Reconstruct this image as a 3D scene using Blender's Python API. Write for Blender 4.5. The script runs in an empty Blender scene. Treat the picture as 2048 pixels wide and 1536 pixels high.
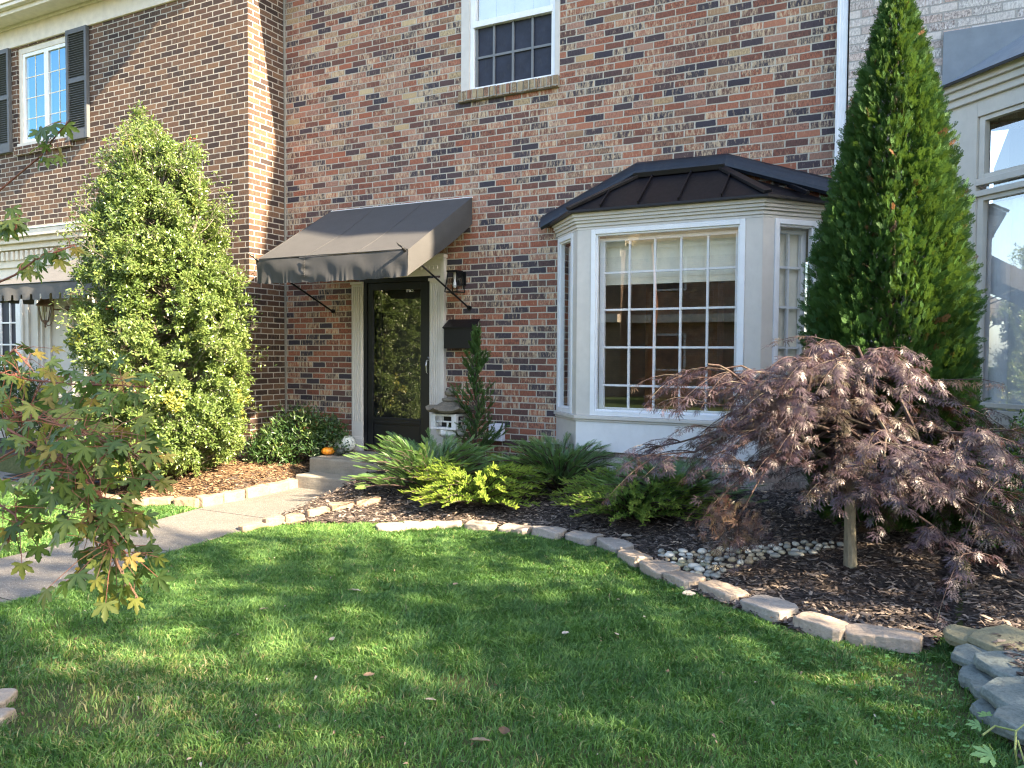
import bpy, math, random
import numpy as np
from mathutils import Vector, Matrix

# ------------------------------------------------------------------ camera
S = bpy.context.scene
COL = S.collection
FPX = 1570.0; YAW = math.radians(27.5); PITCH = math.radians(2.1); ROLL = math.radians(.35); EZ = 1.45
Fv = Vector((-math.sin(YAW)*math.cos(PITCH), math.cos(YAW)*math.cos(PITCH), -math.sin(PITCH)))
R0 = Vector((math.cos(YAW), math.sin(YAW), 0)); U0 = R0.cross(Fv)
Rv = R0*math.cos(ROLL)+U0*math.sin(ROLL); Uv = Rv.cross(Fv)
CAM = Vector((0, 0, EZ))
cd = bpy.data.cameras.new("camera"); cam = bpy.data.objects.new("camera", cd); COL.objects.link(cam)
cd.sensor_width = 36; cd.lens = 36*FPX/2048; cd.clip_start = .05; cd.clip_end = 600
cd.dof.use_dof = False
cam.matrix_world = Matrix(((Rv.x, Uv.x, -Fv.x, 0), (Rv.y, Uv.y, -Fv.y, 0), (Rv.z, Uv.z, -Fv.z, EZ), (0, 0, 0, 1)))
S.camera = cam

# ------------------------------------------------------------------ world, sun, exposure
SUN_EL = math.radians(32); SUN_A = math.radians(6.0)      # from +X, slightly in front of the facades
sdir = Vector((math.cos(SUN_EL)*math.cos(SUN_A), -math.cos(SUN_EL)*math.sin(SUN_A), math.sin(SUN_EL)))
w = bpy.data.worlds.new("World"); S.world = w; w.use_nodes = True
nt = w.node_tree; nt.nodes.clear()
sky = nt.nodes.new("ShaderNodeTexSky"); sky.sky_type = 'NISHITA'; sky.sun_disc = False
sky.sun_elevation = SUN_EL; sky.sun_rotation = math.atan2(sdir.x, sdir.y); sky.air_density = 1.0; sky.dust_density = 1.5
bg = nt.nodes.new("ShaderNodeBackground"); bg.inputs[1].default_value = .102
wo = nt.nodes.new("ShaderNodeOutputWorld")
nt.links.new(sky.outputs[0], bg.inputs[0]); nt.links.new(bg.outputs[0], wo.inputs[0])
sl = bpy.data.lights.new("sun", 'SUN'); sl.energy = 5.0; sl.angle = math.radians(.53); sl.color = (1, .81, .57)
so = bpy.data.objects.new("sun", sl); COL.objects.link(so); so.location = sdir*30
so.rotation_euler = (-sdir).to_track_quat('-Z', 'Y').to_euler()
S.view_settings.view_transform = 'Standard'; S.view_settings.look = 'None'
S.view_settings.exposure = 2.85; S.view_settings.gamma = 1
S.cycles.max_bounces = 8; S.cycles.transparent_max_bounces = 16; S.cycles.diffuse_bounces = 4
S.cycles.use_denoising = True; S.cycles.denoising_prefilter = 'ACCURATE'; S.cycles.filter_width = 1.2; S.cycles.use_adaptive_sampling = False; S.cycles.caustics_reflective = False; S.cycles.caustics_refractive = False
S.cycles.sample_clamp_indirect = 3

def ray(x, y): return Fv+Rv*((x-1024)/FPX)-Uv*((y-768)/FPX)
def onY(x, y, Y): d = ray(x, y); return CAM+d*(Y/d.y)
def onX(x, y, X): d = ray(x, y); return CAM+d*(X/d.x)
def onZ(x, y, Z): d = ray(x, y); return CAM+d*((Z-EZ)/d.z)
def atd(x, y, D): return CAM+ray(x, y)*D

# ------------------------------------------------------------------ object helpers
def tag(o, label=None, cat=None, group=None, kind=None):
    if label: o['label'] = label
    if cat: o['category'] = cat
    if group: o['group'] = group
    if kind: o['kind'] = kind
    return o
def thing(name, label, cat, loc=(0, 0, 0), group=None):
    o = bpy.data.objects.new(name, None); COL.objects.link(o); o.location = loc; o.empty_display_size = .1
    return tag(o, label, cat, group)
def wloc(o):
    v = Vector((0, 0, 0))
    while o: v += o.location; o = o.parent
    return v
def finish(name, me, mat, parent, origin=None):
    o = bpy.data.objects.new(name, me); COL.objects.link(o)
    if isinstance(mat, (list, tuple)):
        for m in mat: me.materials.append(m)
    elif mat: me.materials.append(mat)
    if parent is not None:
        p = wloc(parent); o.parent = parent
        me.transform(Matrix.Translation(-p))
    elif origin is not None:
        me.transform(Matrix.Translation(-Vector(origin))); o.location = origin
    return o
class MB:
    """collects pieces given in world coordinates into one mesh"""
    def __init__(s): s.v = []; s.f = []; s.m = []; s.mi = 0
    def add(s, vs, fs):
        b = len(s.v); s.v += [tuple(v) for v in vs]; s.f += [tuple(i+b for i in f) for f in fs]; s.m += [s.mi]*len(fs); return s
    def box(s, x0, x1, y0, y1, z0, z1):
        v = [(x, y, z) for x in (x0, x1) for y in (y0, y1) for z in (z0, z1)]
        return s.add(v, [(0, 1, 3, 2), (4, 6, 7, 5), (0, 4, 5, 1), (2, 3, 7, 6), (0, 2, 6, 4), (1, 5, 7, 3)])
    def hexa(s, v):  # 8 corners: bottom 4 (ccw), top 4
        return s.add(v, [(3, 2, 1, 0), (4, 5, 6, 7), (0, 1, 5, 4), (1, 2, 6, 5), (2, 3, 7, 6), (3, 0, 4, 7)])
    def beam(s, a, b, w_, h_, up=(0, 0, 1)):
        a = Vector(a); b = Vector(b); d = (b-a).normalized(); sd = d.cross(Vector(up)).normalized(); u = sd.cross(d)
        q = [(-1, -1), (1, -1), (1, 1), (-1, 1)]
        v = [a+sd*(i*w_/2)+u*(j*h_/2) for i, j in q]+[b+sd*(i*w_/2)+u*(j*h_/2) for i, j in q]
        return s.hexa(v)
    def tube(s, pts, rad, n=7, cap=True):
        pts = [Vector(p) for p in pts]
        if not hasattr(rad, '__len__'): rad = [rad]*len(pts)
        b = len(s.v); ref = Vector((.31, .17, .93))
        for i, p in enumerate(pts):
            d = (pts[min(i+1, len(pts)-1)]-pts[max(i-1, 0)]).normalized()
            a = d.cross(ref).normalized() if abs(d.dot(ref)) < .95 else d.cross(Vector((1, 0, 0))).normalized()
            c = d.cross(a)
            for k in range(n):
                t = 2*math.pi*k/n; s.v.append(tuple(p+(a*math.cos(t)+c*math.sin(t))*rad[i]))
        for i in range(len(pts)-1):
            for k in range(n):
                s.f.append((b+i*n+k, b+i*n+(k+1) % n, b+(i+1)*n+(k+1) % n, b+(i+1)*n+k)); s.m.append(s.mi)
        if cap:
            s.f.append(tuple(b+k for k in range(n))[::-1]); s.m.append(s.mi)
            s.f.append(tuple(b+(len(pts)-1)*n+k for k in range(n))); s.m.append(s.mi)
        return s
    def lathe(s, c, prof, n=24, ax='z'):
        b = len(s.v); c = Vector(c)
        for r, z in prof:
            for k in range(n):
                t = 2*math.pi*k/n
                s.v.append(tuple(c+Vector((r*math.cos(t), r*math.sin(t), z))))
        for i in range(len(prof)-1):
            for k in range(n):
                s.f.append((b+i*n+k, b+i*n+(k+1) % n, b+(i+1)*n+(k+1) % n, b+(i+1)*n+k)); s.m.append(s.mi)
        return s
    def build(s, name, mat, parent=None, bevel=0, smooth=False, origin=None):
        me = bpy.data.meshes.new(name); me.from_pydata(s.v, [], s.f); me.update()
        if isinstance(mat, (list, tuple)): me.polygons.foreach_set('material_index', s.m)
        uv = me.uv_layers.new(name='UVMap')
        V = np.array(s.v, dtype=np.float32); n = len(me.loops)
        li = np.empty(n, np.int32); me.loops.foreach_get('vertex_index', li)
        nrm = np.empty(len(me.polygons)*3, np.float32); me.polygons.foreach_get('normal', nrm); nrm = np.abs(nrm.reshape(-1, 3))
        tot = np.empty(len(me.polygons), np.int32); me.polygons.foreach_get('loop_total', tot)
        ln = np.repeat(nrm, tot, axis=0); P = V[li]
        top = (ln[:, 2] > ln[:, 0]) & (ln[:, 2] > ln[:, 1]); fx = (~top) & (ln[:, 0] > ln[:, 1])
        u = np.where(top, P[:, 0], np.where(fx, P[:, 1], P[:, 0])); v = np.where(top, P[:, 1], P[:, 2])
        uv.data.foreach_set('uv', np.stack([u, v], 1).ravel().astype(np.float32))
        if smooth: me.polygons.foreach_set('use_smooth', [True]*len(me.polygons))
        o = finish(name, me, mat, parent, origin)
        if bevel:
            m = o.modifiers.new('bevel', 'BEVEL'); m.width = bevel; m.segments = 2; m.limit_method = 'ANGLE'; m.angle_limit = .6
        return o
def npmesh(name, V, T, mat, parent=None, rnd=None, origin=None, smooth=False):
    V = np.ascontiguousarray(V.reshape(-1, 3), dtype=np.float32); k = T.shape[1]; T = np.ascontiguousarray(T, dtype=np.int32)
    me = bpy.data.meshes.new(name)
    me.vertices.add(len(V)); me.vertices.foreach_set('co', V.ravel())
    me.loops.add(T.size); me.loops.foreach_set('vertex_index', T.ravel())
    me.polygons.add(len(T)); me.polygons.foreach_set('loop_start', np.arange(0, T.size, k, dtype=np.int32))
    if rnd is not None:
        a = me.attributes.new('rnd', 'FLOAT', 'FACE'); a.data.foreach_set('value', np.ascontiguousarray(rnd, dtype=np.float32))
    me.update(calc_edges=True)
    if smooth: me.polygons.foreach_set('use_smooth', np.ones(len(T), bool))
    return finish(name, me, mat, parent, origin)
def unit(a): return a/np.maximum(np.linalg.norm(a, axis=-1, keepdims=True), 1e-9)
def scatter(name, tmpl, pos, axis, nrm, scale, mat, parent=None, rnd=None, origin=None):
    """one mesh of many copies of a small leaf shape (x along the leaf, z its normal)"""
    TV, TF = tmpl; N = len(pos); x = unit(axis); z = unit(nrm-(nrm*x).sum(1, keepdims=True)*x); y = np.cross(z, x)
    sc = np.asarray(scale, float).reshape(-1, 1, 1) if np.ndim(scale) else scale
    V = (TV[None, :, 0:1]*x[:, None]+TV[None, :, 1:2]*y[:, None]+TV[None, :, 2:3]*z[:, None])*sc+pos[:, None]
    T = (TF[None]+(np.arange(N)*len(TV))[:, None, None]).reshape(-1, TF.shape[1])
    if rnd is None: rnd = np.random.rand(N)
    return npmesh(name, V, T, mat, parent, np.repeat(rnd, len(TF)), origin)
np.random.seed(7); random.seed(7)
rs = np.random.RandomState

# ------------------------------------------------------------------ materials
def newmat(name):
    m = bpy.data.materials.new(name); m.use_nodes = True; t = m.node_tree; t.nodes.clear()
    o = t.nodes.new('ShaderNodeOutputMaterial'); return m, t, o
class N:
    """tiny node-graph writer"""
    def __init__(s, t): s.t = t
    def n(s, typ, **k):
        x = s.t.nodes.new(typ)
        for a, b in k.items(): setattr(x, a, b)
        return x
    def set(s, sock, v):
        if hasattr(v, 'links'): s.t.links.new(v, sock)
        elif v is not None: sock.default_value = v
    def m(s, op, a, b=None, c=None, clamp=False):
        x = s.n('ShaderNodeMath', operation=op, use_clamp=clamp); s.set(x.inputs[0], a); s.set(x.inputs[1], b)
        if c is not None: s.set(x.inputs[2], c)
        return x.outputs[0]
    def noise(s, vec, scale, detail=3, rough=.55, dist=0, dim='3D'):
        x = s.n('ShaderNodeTexNoise', noise_dimensions=dim); s.set(x.inputs['Vector'], vec); x.inputs['Scale'].default_value = scale
        x.inputs['Detail'].default_value = detail; x.inputs['Roughness'].default_value = rough; x.inputs['Distortion'].default_value = dist
        return x.outputs['Fac'], x.outputs['Color']
    def ramp(s, fac, stops, interp='LINEAR'):
        x = s.n('ShaderNodeValToRGB'); e = x.color_ramp; e.interpolation = interp
        while len(e.elements) < len(stops): e.elements.new(.5)
        for el, (p, c) in zip(e.elements, stops): el.position = p; el.color = (*c, 1) if len(c) == 3 else c
        s.set(x.inputs[0], fac); return x.outputs[0]
    def mix(s, f, a, b, typ='MIX'):
        x = s.n('ShaderNodeMix', data_type='RGBA', blend_type=typ); s.set(x.inputs[0], f)
        s.set(x.inputs[6], a if hasattr(a, 'links') else (*a, 1)); s.set(x.inputs[7], b if hasattr(b, 'links') else (*b, 1)); return x.outputs[2]
    def mapr(s, v, a, b, c=0, d=1, smooth=False):
        x = s.n('ShaderNodeMapRange', interpolation_type='SMOOTHSTEP' if smooth else 'LINEAR'); s.set(x.inputs[0], v)
        for i, q in enumerate((a, b, c, d)): x.inputs[i+1].default_value = q
        return x.outputs[0]
    def sep(s, v): x = s.n('ShaderNodeSeparateXYZ'); s.set(x.inputs[0], v); return x.outputs
    def comb(s, a, b, c=0.0):
        x = s.n('ShaderNodeCombineXYZ'); s.set(x.inputs[0], a); s.set(x.inputs[1], b); s.set(x.inputs[2], c); return x.outputs[0]
    def bump(s, h, strength=.5, dist=.01, normal=None):
        x = s.n('ShaderNodeBump'); s.set(x.inputs['Height'], h); x.inputs['Strength'].default_value = strength; x.inputs['Distance'].default_value = dist
        if normal is not None: s.set(x.inputs['Normal'], normal)
        return x.outputs[0]
    def bsdf(s, col, rough=.6, spec=.5, metal=0, normal=None):
        x = s.n('ShaderNodeBsdfPrincipled'); s.set(x.inputs['Base Color'], col if hasattr(col, 'links') else (*col, 1)); s.set(x.inputs['Roughness'], rough)
        x.inputs['Specular IOR Level'].default_value = spec; x.inputs['Metallic'].default_value = metal
        if normal is not None: s.set(x.inputs['Normal'], normal)
        return x.outputs[0]
def vmul(g, v, k):
    x = g.n('ShaderNodeVectorMath', operation='MULTIPLY'); g.set(x.inputs[0], v); x.inputs[1].default_value = k; return x.outputs[0]
def paint(name, col, rough=.5, var=.10, spec=.5, metal=0, bump=.15, scale=9, dirt=(.25, .22, .18), dirty=.12):
    m, t, o = newmat(name); g = N(t); tc = g.n('ShaderNodeTexCoord').outputs['Object']
    f, _ = g.noise(tc, scale, 4, .6); f2, _ = g.noise(vmul(g, tc, (1, 1, .25)), 30, 5, .7)
    c = g.mix(g.mapr(f, .3, .7, 0, 1), tuple(k*(1-var) for k in col), tuple(min(1, k*(1+var)) for k in col))
    c = g.mix(g.m('MULTIPLY', g.mapr(f2, .55, .8), dirty), c, dirt)
    f3, _ = g.noise(tc, 160, 2)
    nb = g.bump(g.m('ADD', f3, g.m('MULTIPLY', f2, .6)), bump, .002)
    r = g.mapr(f2, .3, .8, rough-.06, rough+.12)
    t.links.new(g.bsdf(c, r, spec, metal, nb), o.inputs[0]); return m
def brick(name, stops, mortar, mottle, mot_amt, h=.0677, L=.2032, bump=.9, tone=None, lowdark=1.0):
    m, t, o = newmat(name); g = N(t); uv = g.n('ShaderNodeUVMap').outputs[0]
    _, wob = g.noise(uv, 14, 2); wx, wy, _z = g.sep(wob)
    sx, sy, _z = g.sep(uv)
    u = g.m('ADD', sx, g.m('MULTIPLY', g.m('SUBTRACT', wx, .5), .012)); v = g.m('ADD', sy, g.m('MULTIPLY', g.m('SUBTRACT', wy, .5), .009))
    vr = g.m('DIVIDE', v, h); row = g.m('FLOOR', vr)
    rj = g.n('ShaderNodeTexWhiteNoise', noise_dimensions='1D'); g.set(rj.inputs['W'], row)
    uo = g.m('ADD', g.m('ADD', g.m('DIVIDE', u, L), g.m('MULTIPLY', g.m('FLOORED_MODULO', row, 2.0), .5)), g.m('MULTIPLY', rj.outputs[0], .07)); col = g.m('FLOOR', uo)
    fx = g.m('MULTIPLY', g.m('FRACT', uo), L); fz = g.m('MULTIPLY', g.m('FRACT', vr), h)
    dx = g.m('MINIMUM', fx, g.m('SUBTRACT', L, fx)); dz = g.m('MINIMUM', fz, g.m('SUBTRACT', h, fz))
    wn0 = g.n('ShaderNodeTexWhiteNoise', noise_dimensions='3D'); g.set(wn0.inputs['Vector'], g.comb(col, row, 9.7)); j0, j1, j2 = g.sep(wn0.outputs['Color'])
    dx = g.m('SUBTRACT', dx, g.m('MULTIPLY', j0, .0035)); dz = g.m('SUBTRACT', dz, g.m('MULTIPLY', j1, .0022))
    d = g.m('SMOOTH_MIN', dx, dz, .004)
    _, en = g.noise(uv, 120, 3); ex, _a, _b = g.sep(en)
    d2 = g.m('ADD', d, g.m('MULTIPLY', g.m('SUBTRACT', ex, .5), .004))
    mask = g.mapr(d2, .0034, .0058, 0, 1, True)
    idv = g.comb(col, row, 3.1)
    wn = g.n('ShaderNodeTexWhiteNoise', noise_dimensions='3D'); g.set(wn.inputs['Vector'], idv)
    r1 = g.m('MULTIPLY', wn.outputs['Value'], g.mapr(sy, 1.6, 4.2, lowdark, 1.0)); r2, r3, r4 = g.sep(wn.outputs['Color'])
    bc = g.ramp(r1, stops)
    off = g.comb(g.m('MULTIPLY', r2, 40), g.m('MULTIPLY', r3, 40), 0.0)
    ad = g.n('ShaderNodeVectorMath', operation='ADD'); g.set(ad.inputs[0], vmul(g, uv, (1, .45, 1))); g.set(ad.inputs[1], off)
    mf, _ = g.noise(vmul(g, ad.outputs[0], (1.7, .8, 1)), 22, 6, .78, .25)
    thr = g.mapr(r4, 0, 1, .64, .42)
    mm = g.m('MULTIPLY', g.m('MULTIPLY', g.m('SUBTRACT', mf, thr), 7.0, clamp=True), mot_amt)
    bc = g.mix(mm, bc, mottle)
    mf2, _ = g.noise(ad.outputs[0], 70, 4, .8); bc = g.mix(g.m('MULTIPLY', g.mapr(mf2, .42, .62), g.mapr(r3, 0, 1, .15, .85)), bc, (.05, .035, .038))
    sp, _ = g.noise(uv, 330, 2, .6); bc = g.mix(g.mapr(sp, .68, .78, 0, .5), bc, (.75, .68, .6))
    ln, _ = g.noise(uv, .8, 4, .6)
    mo = g.mix(g.mapr(ex, .3, .7), tuple(k*.8 for k in mortar), mortar)
    c = g.mix(mask, mo, bc); c = g.mix(g.mapr(ln, .35, .7, 0, .12), c, (.05, .042, .04) if tone is None else tone)
    hgt = g.m('ADD', g.m('MULTIPLY', mask, 1.0), g.m('MULTIPLY', mf2, .35)); hgt = g.m('ADD', hgt, g.m('MULTIPLY', r3, .25))
    nb = g.bump(hgt, bump, .007)
    t.links.new(g.bsdf(c, g.mapr(mf2, .3, .7, .75, .95), .3, 0, nb), o.inputs[0]); return m
def leafmat(name, stops, rough=.45, trans=.3, spec=.5, tcol=None):
    m, t, o = newmat(name); g = N(t); a = g.n('ShaderNodeAttribute', attribute_name='rnd').outputs['Fac']
    c = g.ramp(a, stops); p = g.bsdf(c, rough, spec)
    tr = g.n('ShaderNodeBsdfTranslucent'); tc = g.mix(.5, c, tcol or (.25, .4, .05)) ; g.set(tr.inputs[0], tc)
    mx = g.n('ShaderNodeMixShader'); mx.inputs[0].default_value = trans; t.links.new(p, mx.inputs[1]); t.links.new(tr.outputs[0], mx.inputs[2])
    t.links.new(mx.outputs[0], o.inputs[0]); return m
def bark(name, a, b, scale=30):
    m, t, o = newmat(name); g = N(t); tc = g.n('ShaderNodeTexCoord').outputs['Object']
    f, _ = g.noise(vmul(g, tc, (1, 1, .3)), scale, 5, .7); f2, _ = g.noise(tc, 5, 3)
    c = g.mix(g.mapr(f, .3, .7), a, b); c = g.mix(g.mapr(f2, .5, .75, 0, .4), c, (.22, .25, .16))
    t.links.new(g.bsdf(c, .85, .3, 0, g.bump(f, .8, .01)), o.inputs[0]); return m
def glass(name, refl=.10, tint=(1, 1, 1), rough=0.0, wav=.0, rc=(1, 1, 1)):
    m, t, o = newmat(name); g = N(t)
    ge = g.n('ShaderNodeNewGeometry'); dt = g.n('ShaderNodeVectorMath', operation='DOT_PRODUCT'); g.set(dt.inputs[0], ge.outputs['Normal']); g.set(dt.inputs[1], ge.outputs['Incoming'])
    f = g.m('ADD', g.m('MULTIPLY', g.m('POWER', g.m('SUBTRACT', 1.0, g.m('ABSOLUTE', dt.outputs['Value'])), 5.0), .9-refl), refl, clamp=True)
    gl = g.n('ShaderNodeBsdfGlossy'); gl.inputs['Roughness'].default_value = rough; gl.inputs['Color'].default_value = (*rc, 1)
    if wav:
        tc = g.n('ShaderNodeTexCoord').outputs['Object']; nf, _ = g.noise(tc, 1.3, 2); g.set(gl.inputs['Normal'], g.bump(nf, wav, .02))
    tr = g.n('ShaderNodeBsdfTransparent'); tr.inputs[0].default_value = (*tint, 1)
    mx = g.n('ShaderNodeMixShader'); t.links.new(f, mx.inputs[0]); t.links.new(tr.outputs[0], mx.inputs[1]); t.links.new(gl.outputs[0], mx.inputs[2])
    t.links.new(mx.outputs[0], o.inputs[0]); return m

M = {}
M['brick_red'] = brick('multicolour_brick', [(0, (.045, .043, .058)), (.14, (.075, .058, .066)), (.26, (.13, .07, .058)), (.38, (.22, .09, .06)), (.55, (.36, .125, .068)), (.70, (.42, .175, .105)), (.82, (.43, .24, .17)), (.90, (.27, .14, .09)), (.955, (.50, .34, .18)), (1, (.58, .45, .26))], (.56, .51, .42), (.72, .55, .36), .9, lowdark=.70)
M['brick_brown'] = brick('brown_brick', [(0, (.035, .024, .02)), (.25, (.07, .042, .03)), (.6, (.12, .066, .04)), (.85, (.165, .09, .052)), (1, (.20, .115, .065))], (.55, .50, .42), (.24, .15, .085), .55)
M['brick_white'] = brick('whitewashed_brick', [(0, (.50, .40, .35)), (.3, (.66, .60, .55)), (.7, (.72, .68, .63)), (.93, (.6, .45, .38)), (1, (.42, .2, .15))], (.42, .40, .37), (.78, .75, .72), .8, tone=(.3, .28, .26), h=.0705)
M['brick_sill'] = brick('soldier_brick', [(0, (.25, .17, .1)), (.5, (.42, .32, .19)), (.8, (.3, .13, .08)), (1, (.5, .4, .26))], (.4, .37, .3), (.5, .4, .26), .6, h=.30, L=.0677)
M['trim'] = paint('greige_trim_paint', (.60, .565, .51), .45, .05)
M['trim_white'] = paint('white_trim_paint', (.74, .74, .74), .4)
M['trim_cream'] = paint('cream_trim_paint', (.66, .60, .50), .45)
M['white_vinyl'] = paint('white_vinyl', (.8, .81, .82), .35, .04)
M['sash_white'] = paint('sash_white', (.78, .78, .77), .4, .04)
M['muntin_grey'] = paint('grey_muntin', (.17, .18, .19), .6)
M['black'] = paint('black_paint', (.0045, .0055, .008), .42, .2, dirty=.03)
M['black_metal'] = paint('black_metal', (.0045, .005, .0065), .4, .2, spec=.35, dirty=.03)
M['bronze_metal'] = paint('dark_bronze_roof_metal', (.0055, .005, .007), .38, .35, spec=.4, dirt=(.02, .017, .018), dirty=.5)
M['flash_metal'] = paint('black_flashing', (.009, .012, .018), .42, .3, spec=.5)
M['grey_paint'] = paint('blue_grey_paint', (.19, .22, .25), .5)
M['shutter'] = paint('grey_shutter', (.085, .09, .095), .55, .1)
M['chrome'] = paint('brushed_steel', (.55, .55, .56), .25, .05, metal=1)
M['copper'] = paint('weathered_copper', (.16, .10, .08), .55, .3, dirt=(.25, .25, .2), dirty=.4)
M['shade_fabric'] = paint('woven_shade', (.80, .75, .60), .8, .08)
M['drape'] = paint('white_drape', (.78, .80, .82), .8, .05)
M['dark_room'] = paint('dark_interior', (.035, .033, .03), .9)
M['room_wall'] = paint('room_wall', (.62, .52, .36), .9)
M['wood'] = paint('warm_wood', (.50, .27, .11), .45, .25)
M['verdigris'] = paint('verdigris_flashing', (.30, .38, .38), .6, .25)
M['glass'] = glass('window_glass', .10)
M['glass_door'] = glass('door_glass', .13)
M['glass_sky'] = glass('reflective_glass', .34, wav=.02)
M['glass_soft'] = glass('tinted_glass', .20, wav=.02)
M['glass_cool'] = glass('sky_blue_glass', .30, wav=.02, rc=(.42, .78, 1.0))  # sky blue of the reflection put into the glass tint
M['screen'] = paint('insect_screen', (.022, .026, .042), .55, .25, spec=.35)
M['plastic_white'] = paint('white_plastic', (.70, .72, .78), .4, .05, dirt=(.45, .25, .2), dirty=.5)
M['berry'] = paint('berry', (.55, .04, .02), .3, .1, dirty=0)
def canvas(name, col, sc=1):
    m, t, o = newmat(name); g = N(t); tc = g.n('ShaderNodeTexCoord').outputs['Object']
    x, y, z = g.sep(tc)
    wv = g.m('ADD', g.m('SINE', g.m('MULTIPLY', x, 2600.0)), g.m('SINE', g.m('MULTIPLY', z, 2600.0)))
    f, _ = g.noise(tc, 7, 5, .65); f2, _ = g.noise(tc, 90, 3)
    c = g.mix(g.mapr(f, .3, .75), tuple(k*.93 for k in col), tuple(k*1.08 for k in col))
    p = g.bsdf(c, .85, .25, 0, g.bump(g.m('ADD', g.m('MULTIPLY', wv, .2), g.m('MULTIPLY', f, 3.0)), .35, .004)); t.links.new(p, o.inputs[0]); return m
M['canvas'] = canvas('charcoal_canvas', (.066, .066, .067)); M['canvas_grey'] = canvas('grey_canvas', (.12, .12, .12))
def concrete(name, a, b, pit=.5, agg=False):
    m, t, o = newmat(name); g = N(t); tc = g.n('ShaderNodeTexCoord').outputs['Object']
    f, _ = g.noise(tc, 3, 6, .7); f2, _ = g.noise(tc, 60, 5, .7); c = g.mix(g.mapr(f, .3, .7), a, b)
    if agg:
        v = g.n('ShaderNodeTexVoronoi'); g.set(v.inputs[0], tc); v.inputs['Scale'].default_value = 95
        wn, _a, _b = g.sep(v.outputs['Color'])
        pc = g.ramp(wn, [(0, (.05, .045, .04)), (.3, (.11, .095, .08)), (.55, (.17, .155, .135)), (.8, (.26, .24, .21)), (1, (.5, .47, .43))])
        k = g.mapr(v.outputs['Distance'], .15, .5, 1, 0); c = g.mix(g.m('MULTIPLY', k, .85), c, pc); hh = g.m('MULTIPLY', k, 1.0)
        nb = g.bump(hh, .7, .005)
    else:
        c = g.mix(g.mapr(f2, .45, .8, 0, pit), c, tuple(k*.35 for k in a)); nb = g.bump(f2, .5, .006)
    t.links.new(g.bsdf(c, .85, .3, 0, nb), o.inputs[0]); return m
M['path'] = concrete('aggregate_path', (.14, .13, .115), (.19, .175, .155), agg=True)
M['concrete'] = concrete('weathered_concrete', (.22, .20, .165), (.34, .31, .25), .35)
M['paver'] = concrete('tan_paver', (.31, .25, .19), (.40, .33, .265), .45)
M['paver_sunlit'] = concrete('sunlit_tan_paver', (.24, .17, .11), (.32, .235, .16), .45)  # copy for the sunlit rows, warm sun tone put into the colour
M['paver_grey'] = concrete('grey_paver', (.28, .245, .21), (.37, .33, .285), .45)
M['flag'] = concrete('flagstone', (.10, .12, .11), (.25, .28, .255), .75)
M['flag_lichen'] = concrete('lichened_flagstone', (.17, .17, .12), (.27, .24, .14), .6)
M['stone_white'] = paint('white_painted_stone', (.6, .61, .6), .7, .15, dirt=(.2, .19, .16), dirty=.7)
M['stone_roof'] = concrete('mossy_stone', (.12, .105, .085), (.22, .19, .14), .6)
M['bark_grey'] = bark('grey_bark', (.10, .085, .07), (.22, .19, .16)); M['bark_maple'] = bark('maple_bark', (.16, .14, .10), (.28, .25, .18), 40)
M['bark_dark'] = bark('dark_twig', (.035, .025, .022), (.08, .05, .045)); M['twig_red'] = bark('red_twig', (.16, .06, .045), (.26, .11, .07))
def soil(name, a, b, sc=20):
    m, t, o = newmat(name); g = N(t); tc = g.n('ShaderNodeTexCoord').outputs['Object']
    f, _ = g.noise(tc, sc, 6, .7); f2, _ = g.noise(tc, 1.2, 3); c = g.mix(g.mapr(f, .3, .7), a, b); c = g.mix(g.mapr(f2, .45, .7, 0, .5), c, b)
    t.links.new(g.bsdf(c, .95, .15, 0, g.bump(f, .9, .02)), o.inputs[0]); return m
M['mulch'] = soil('mulch_soil', (.04, .032, .027), (.11, .087, .073), 45)
M['soil'] = soil('lawn_soil', (.045, .065, .02), (.11, .11, .045), 25)
M['grass_far'] = soil('far_lawn', (.03, .06, .015), (.06, .1, .03), 30)

# ------------------------------------------------------------------ the lie of the land
D = 7.41          # plane of the middle facade
EX = [-6.2, -4.90, -4.86, -4.6, -4.25, -3.8, -3.36, -2.77, -2.27, -1.91, -1.59, -1.15, -.81, -.52, -.2, .06, .16, .22, .32, .5, 9]
EY = [4.7, 4.70, 4.78, 5.02, 5.21, 5.52, 5.66, 5.68, 5.55, 5.4, 5.0, 4.68, 4.46, 4.27, 4.27, 4.32, 4.6, 4.3, 3.5, 2.2, -3]
def ye(x): return np.interp(x, EX, EY)
def sm(t): t = np.clip(t, 0, 1); return t*t*(3-2*t)
def pl(y): return np.interp(y, [-3, 2.56, 3.17, 3.74, 4.4, 5.05, 5.9, 6.6], [-5.7, -5.66, -5.66, -5.70, -5.78, -5.90, -5.96, -5.96])
def pr(y): return np.interp(y, [-3, 2.56, 3.8, 4.67, 5.9, 6.6], [-4.52, -4.58, -4.78, -4.88, -4.88, -4.88])
def inbed(x, y): return (x > -4.90) & (y > ye(x)) & (y < 7.6)
LBX = [-9, -8.4, -7.7, -7.0, -6.5, -6.2, -5.9]; LBY = [5.35, 5.3, 5.2, 5.15, 5.15, 5.2, 5.3]
def inleft(x, y): return (x < pl(y)) & (x > -13) & (y > np.where(x < -9, 5.75, np.interp(x, LBX, LBY))) & (y < 7.6)
def onpath(x, y): return (x > pl(y)) & (x < pr(y)) & (y < 6.7)
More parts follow.
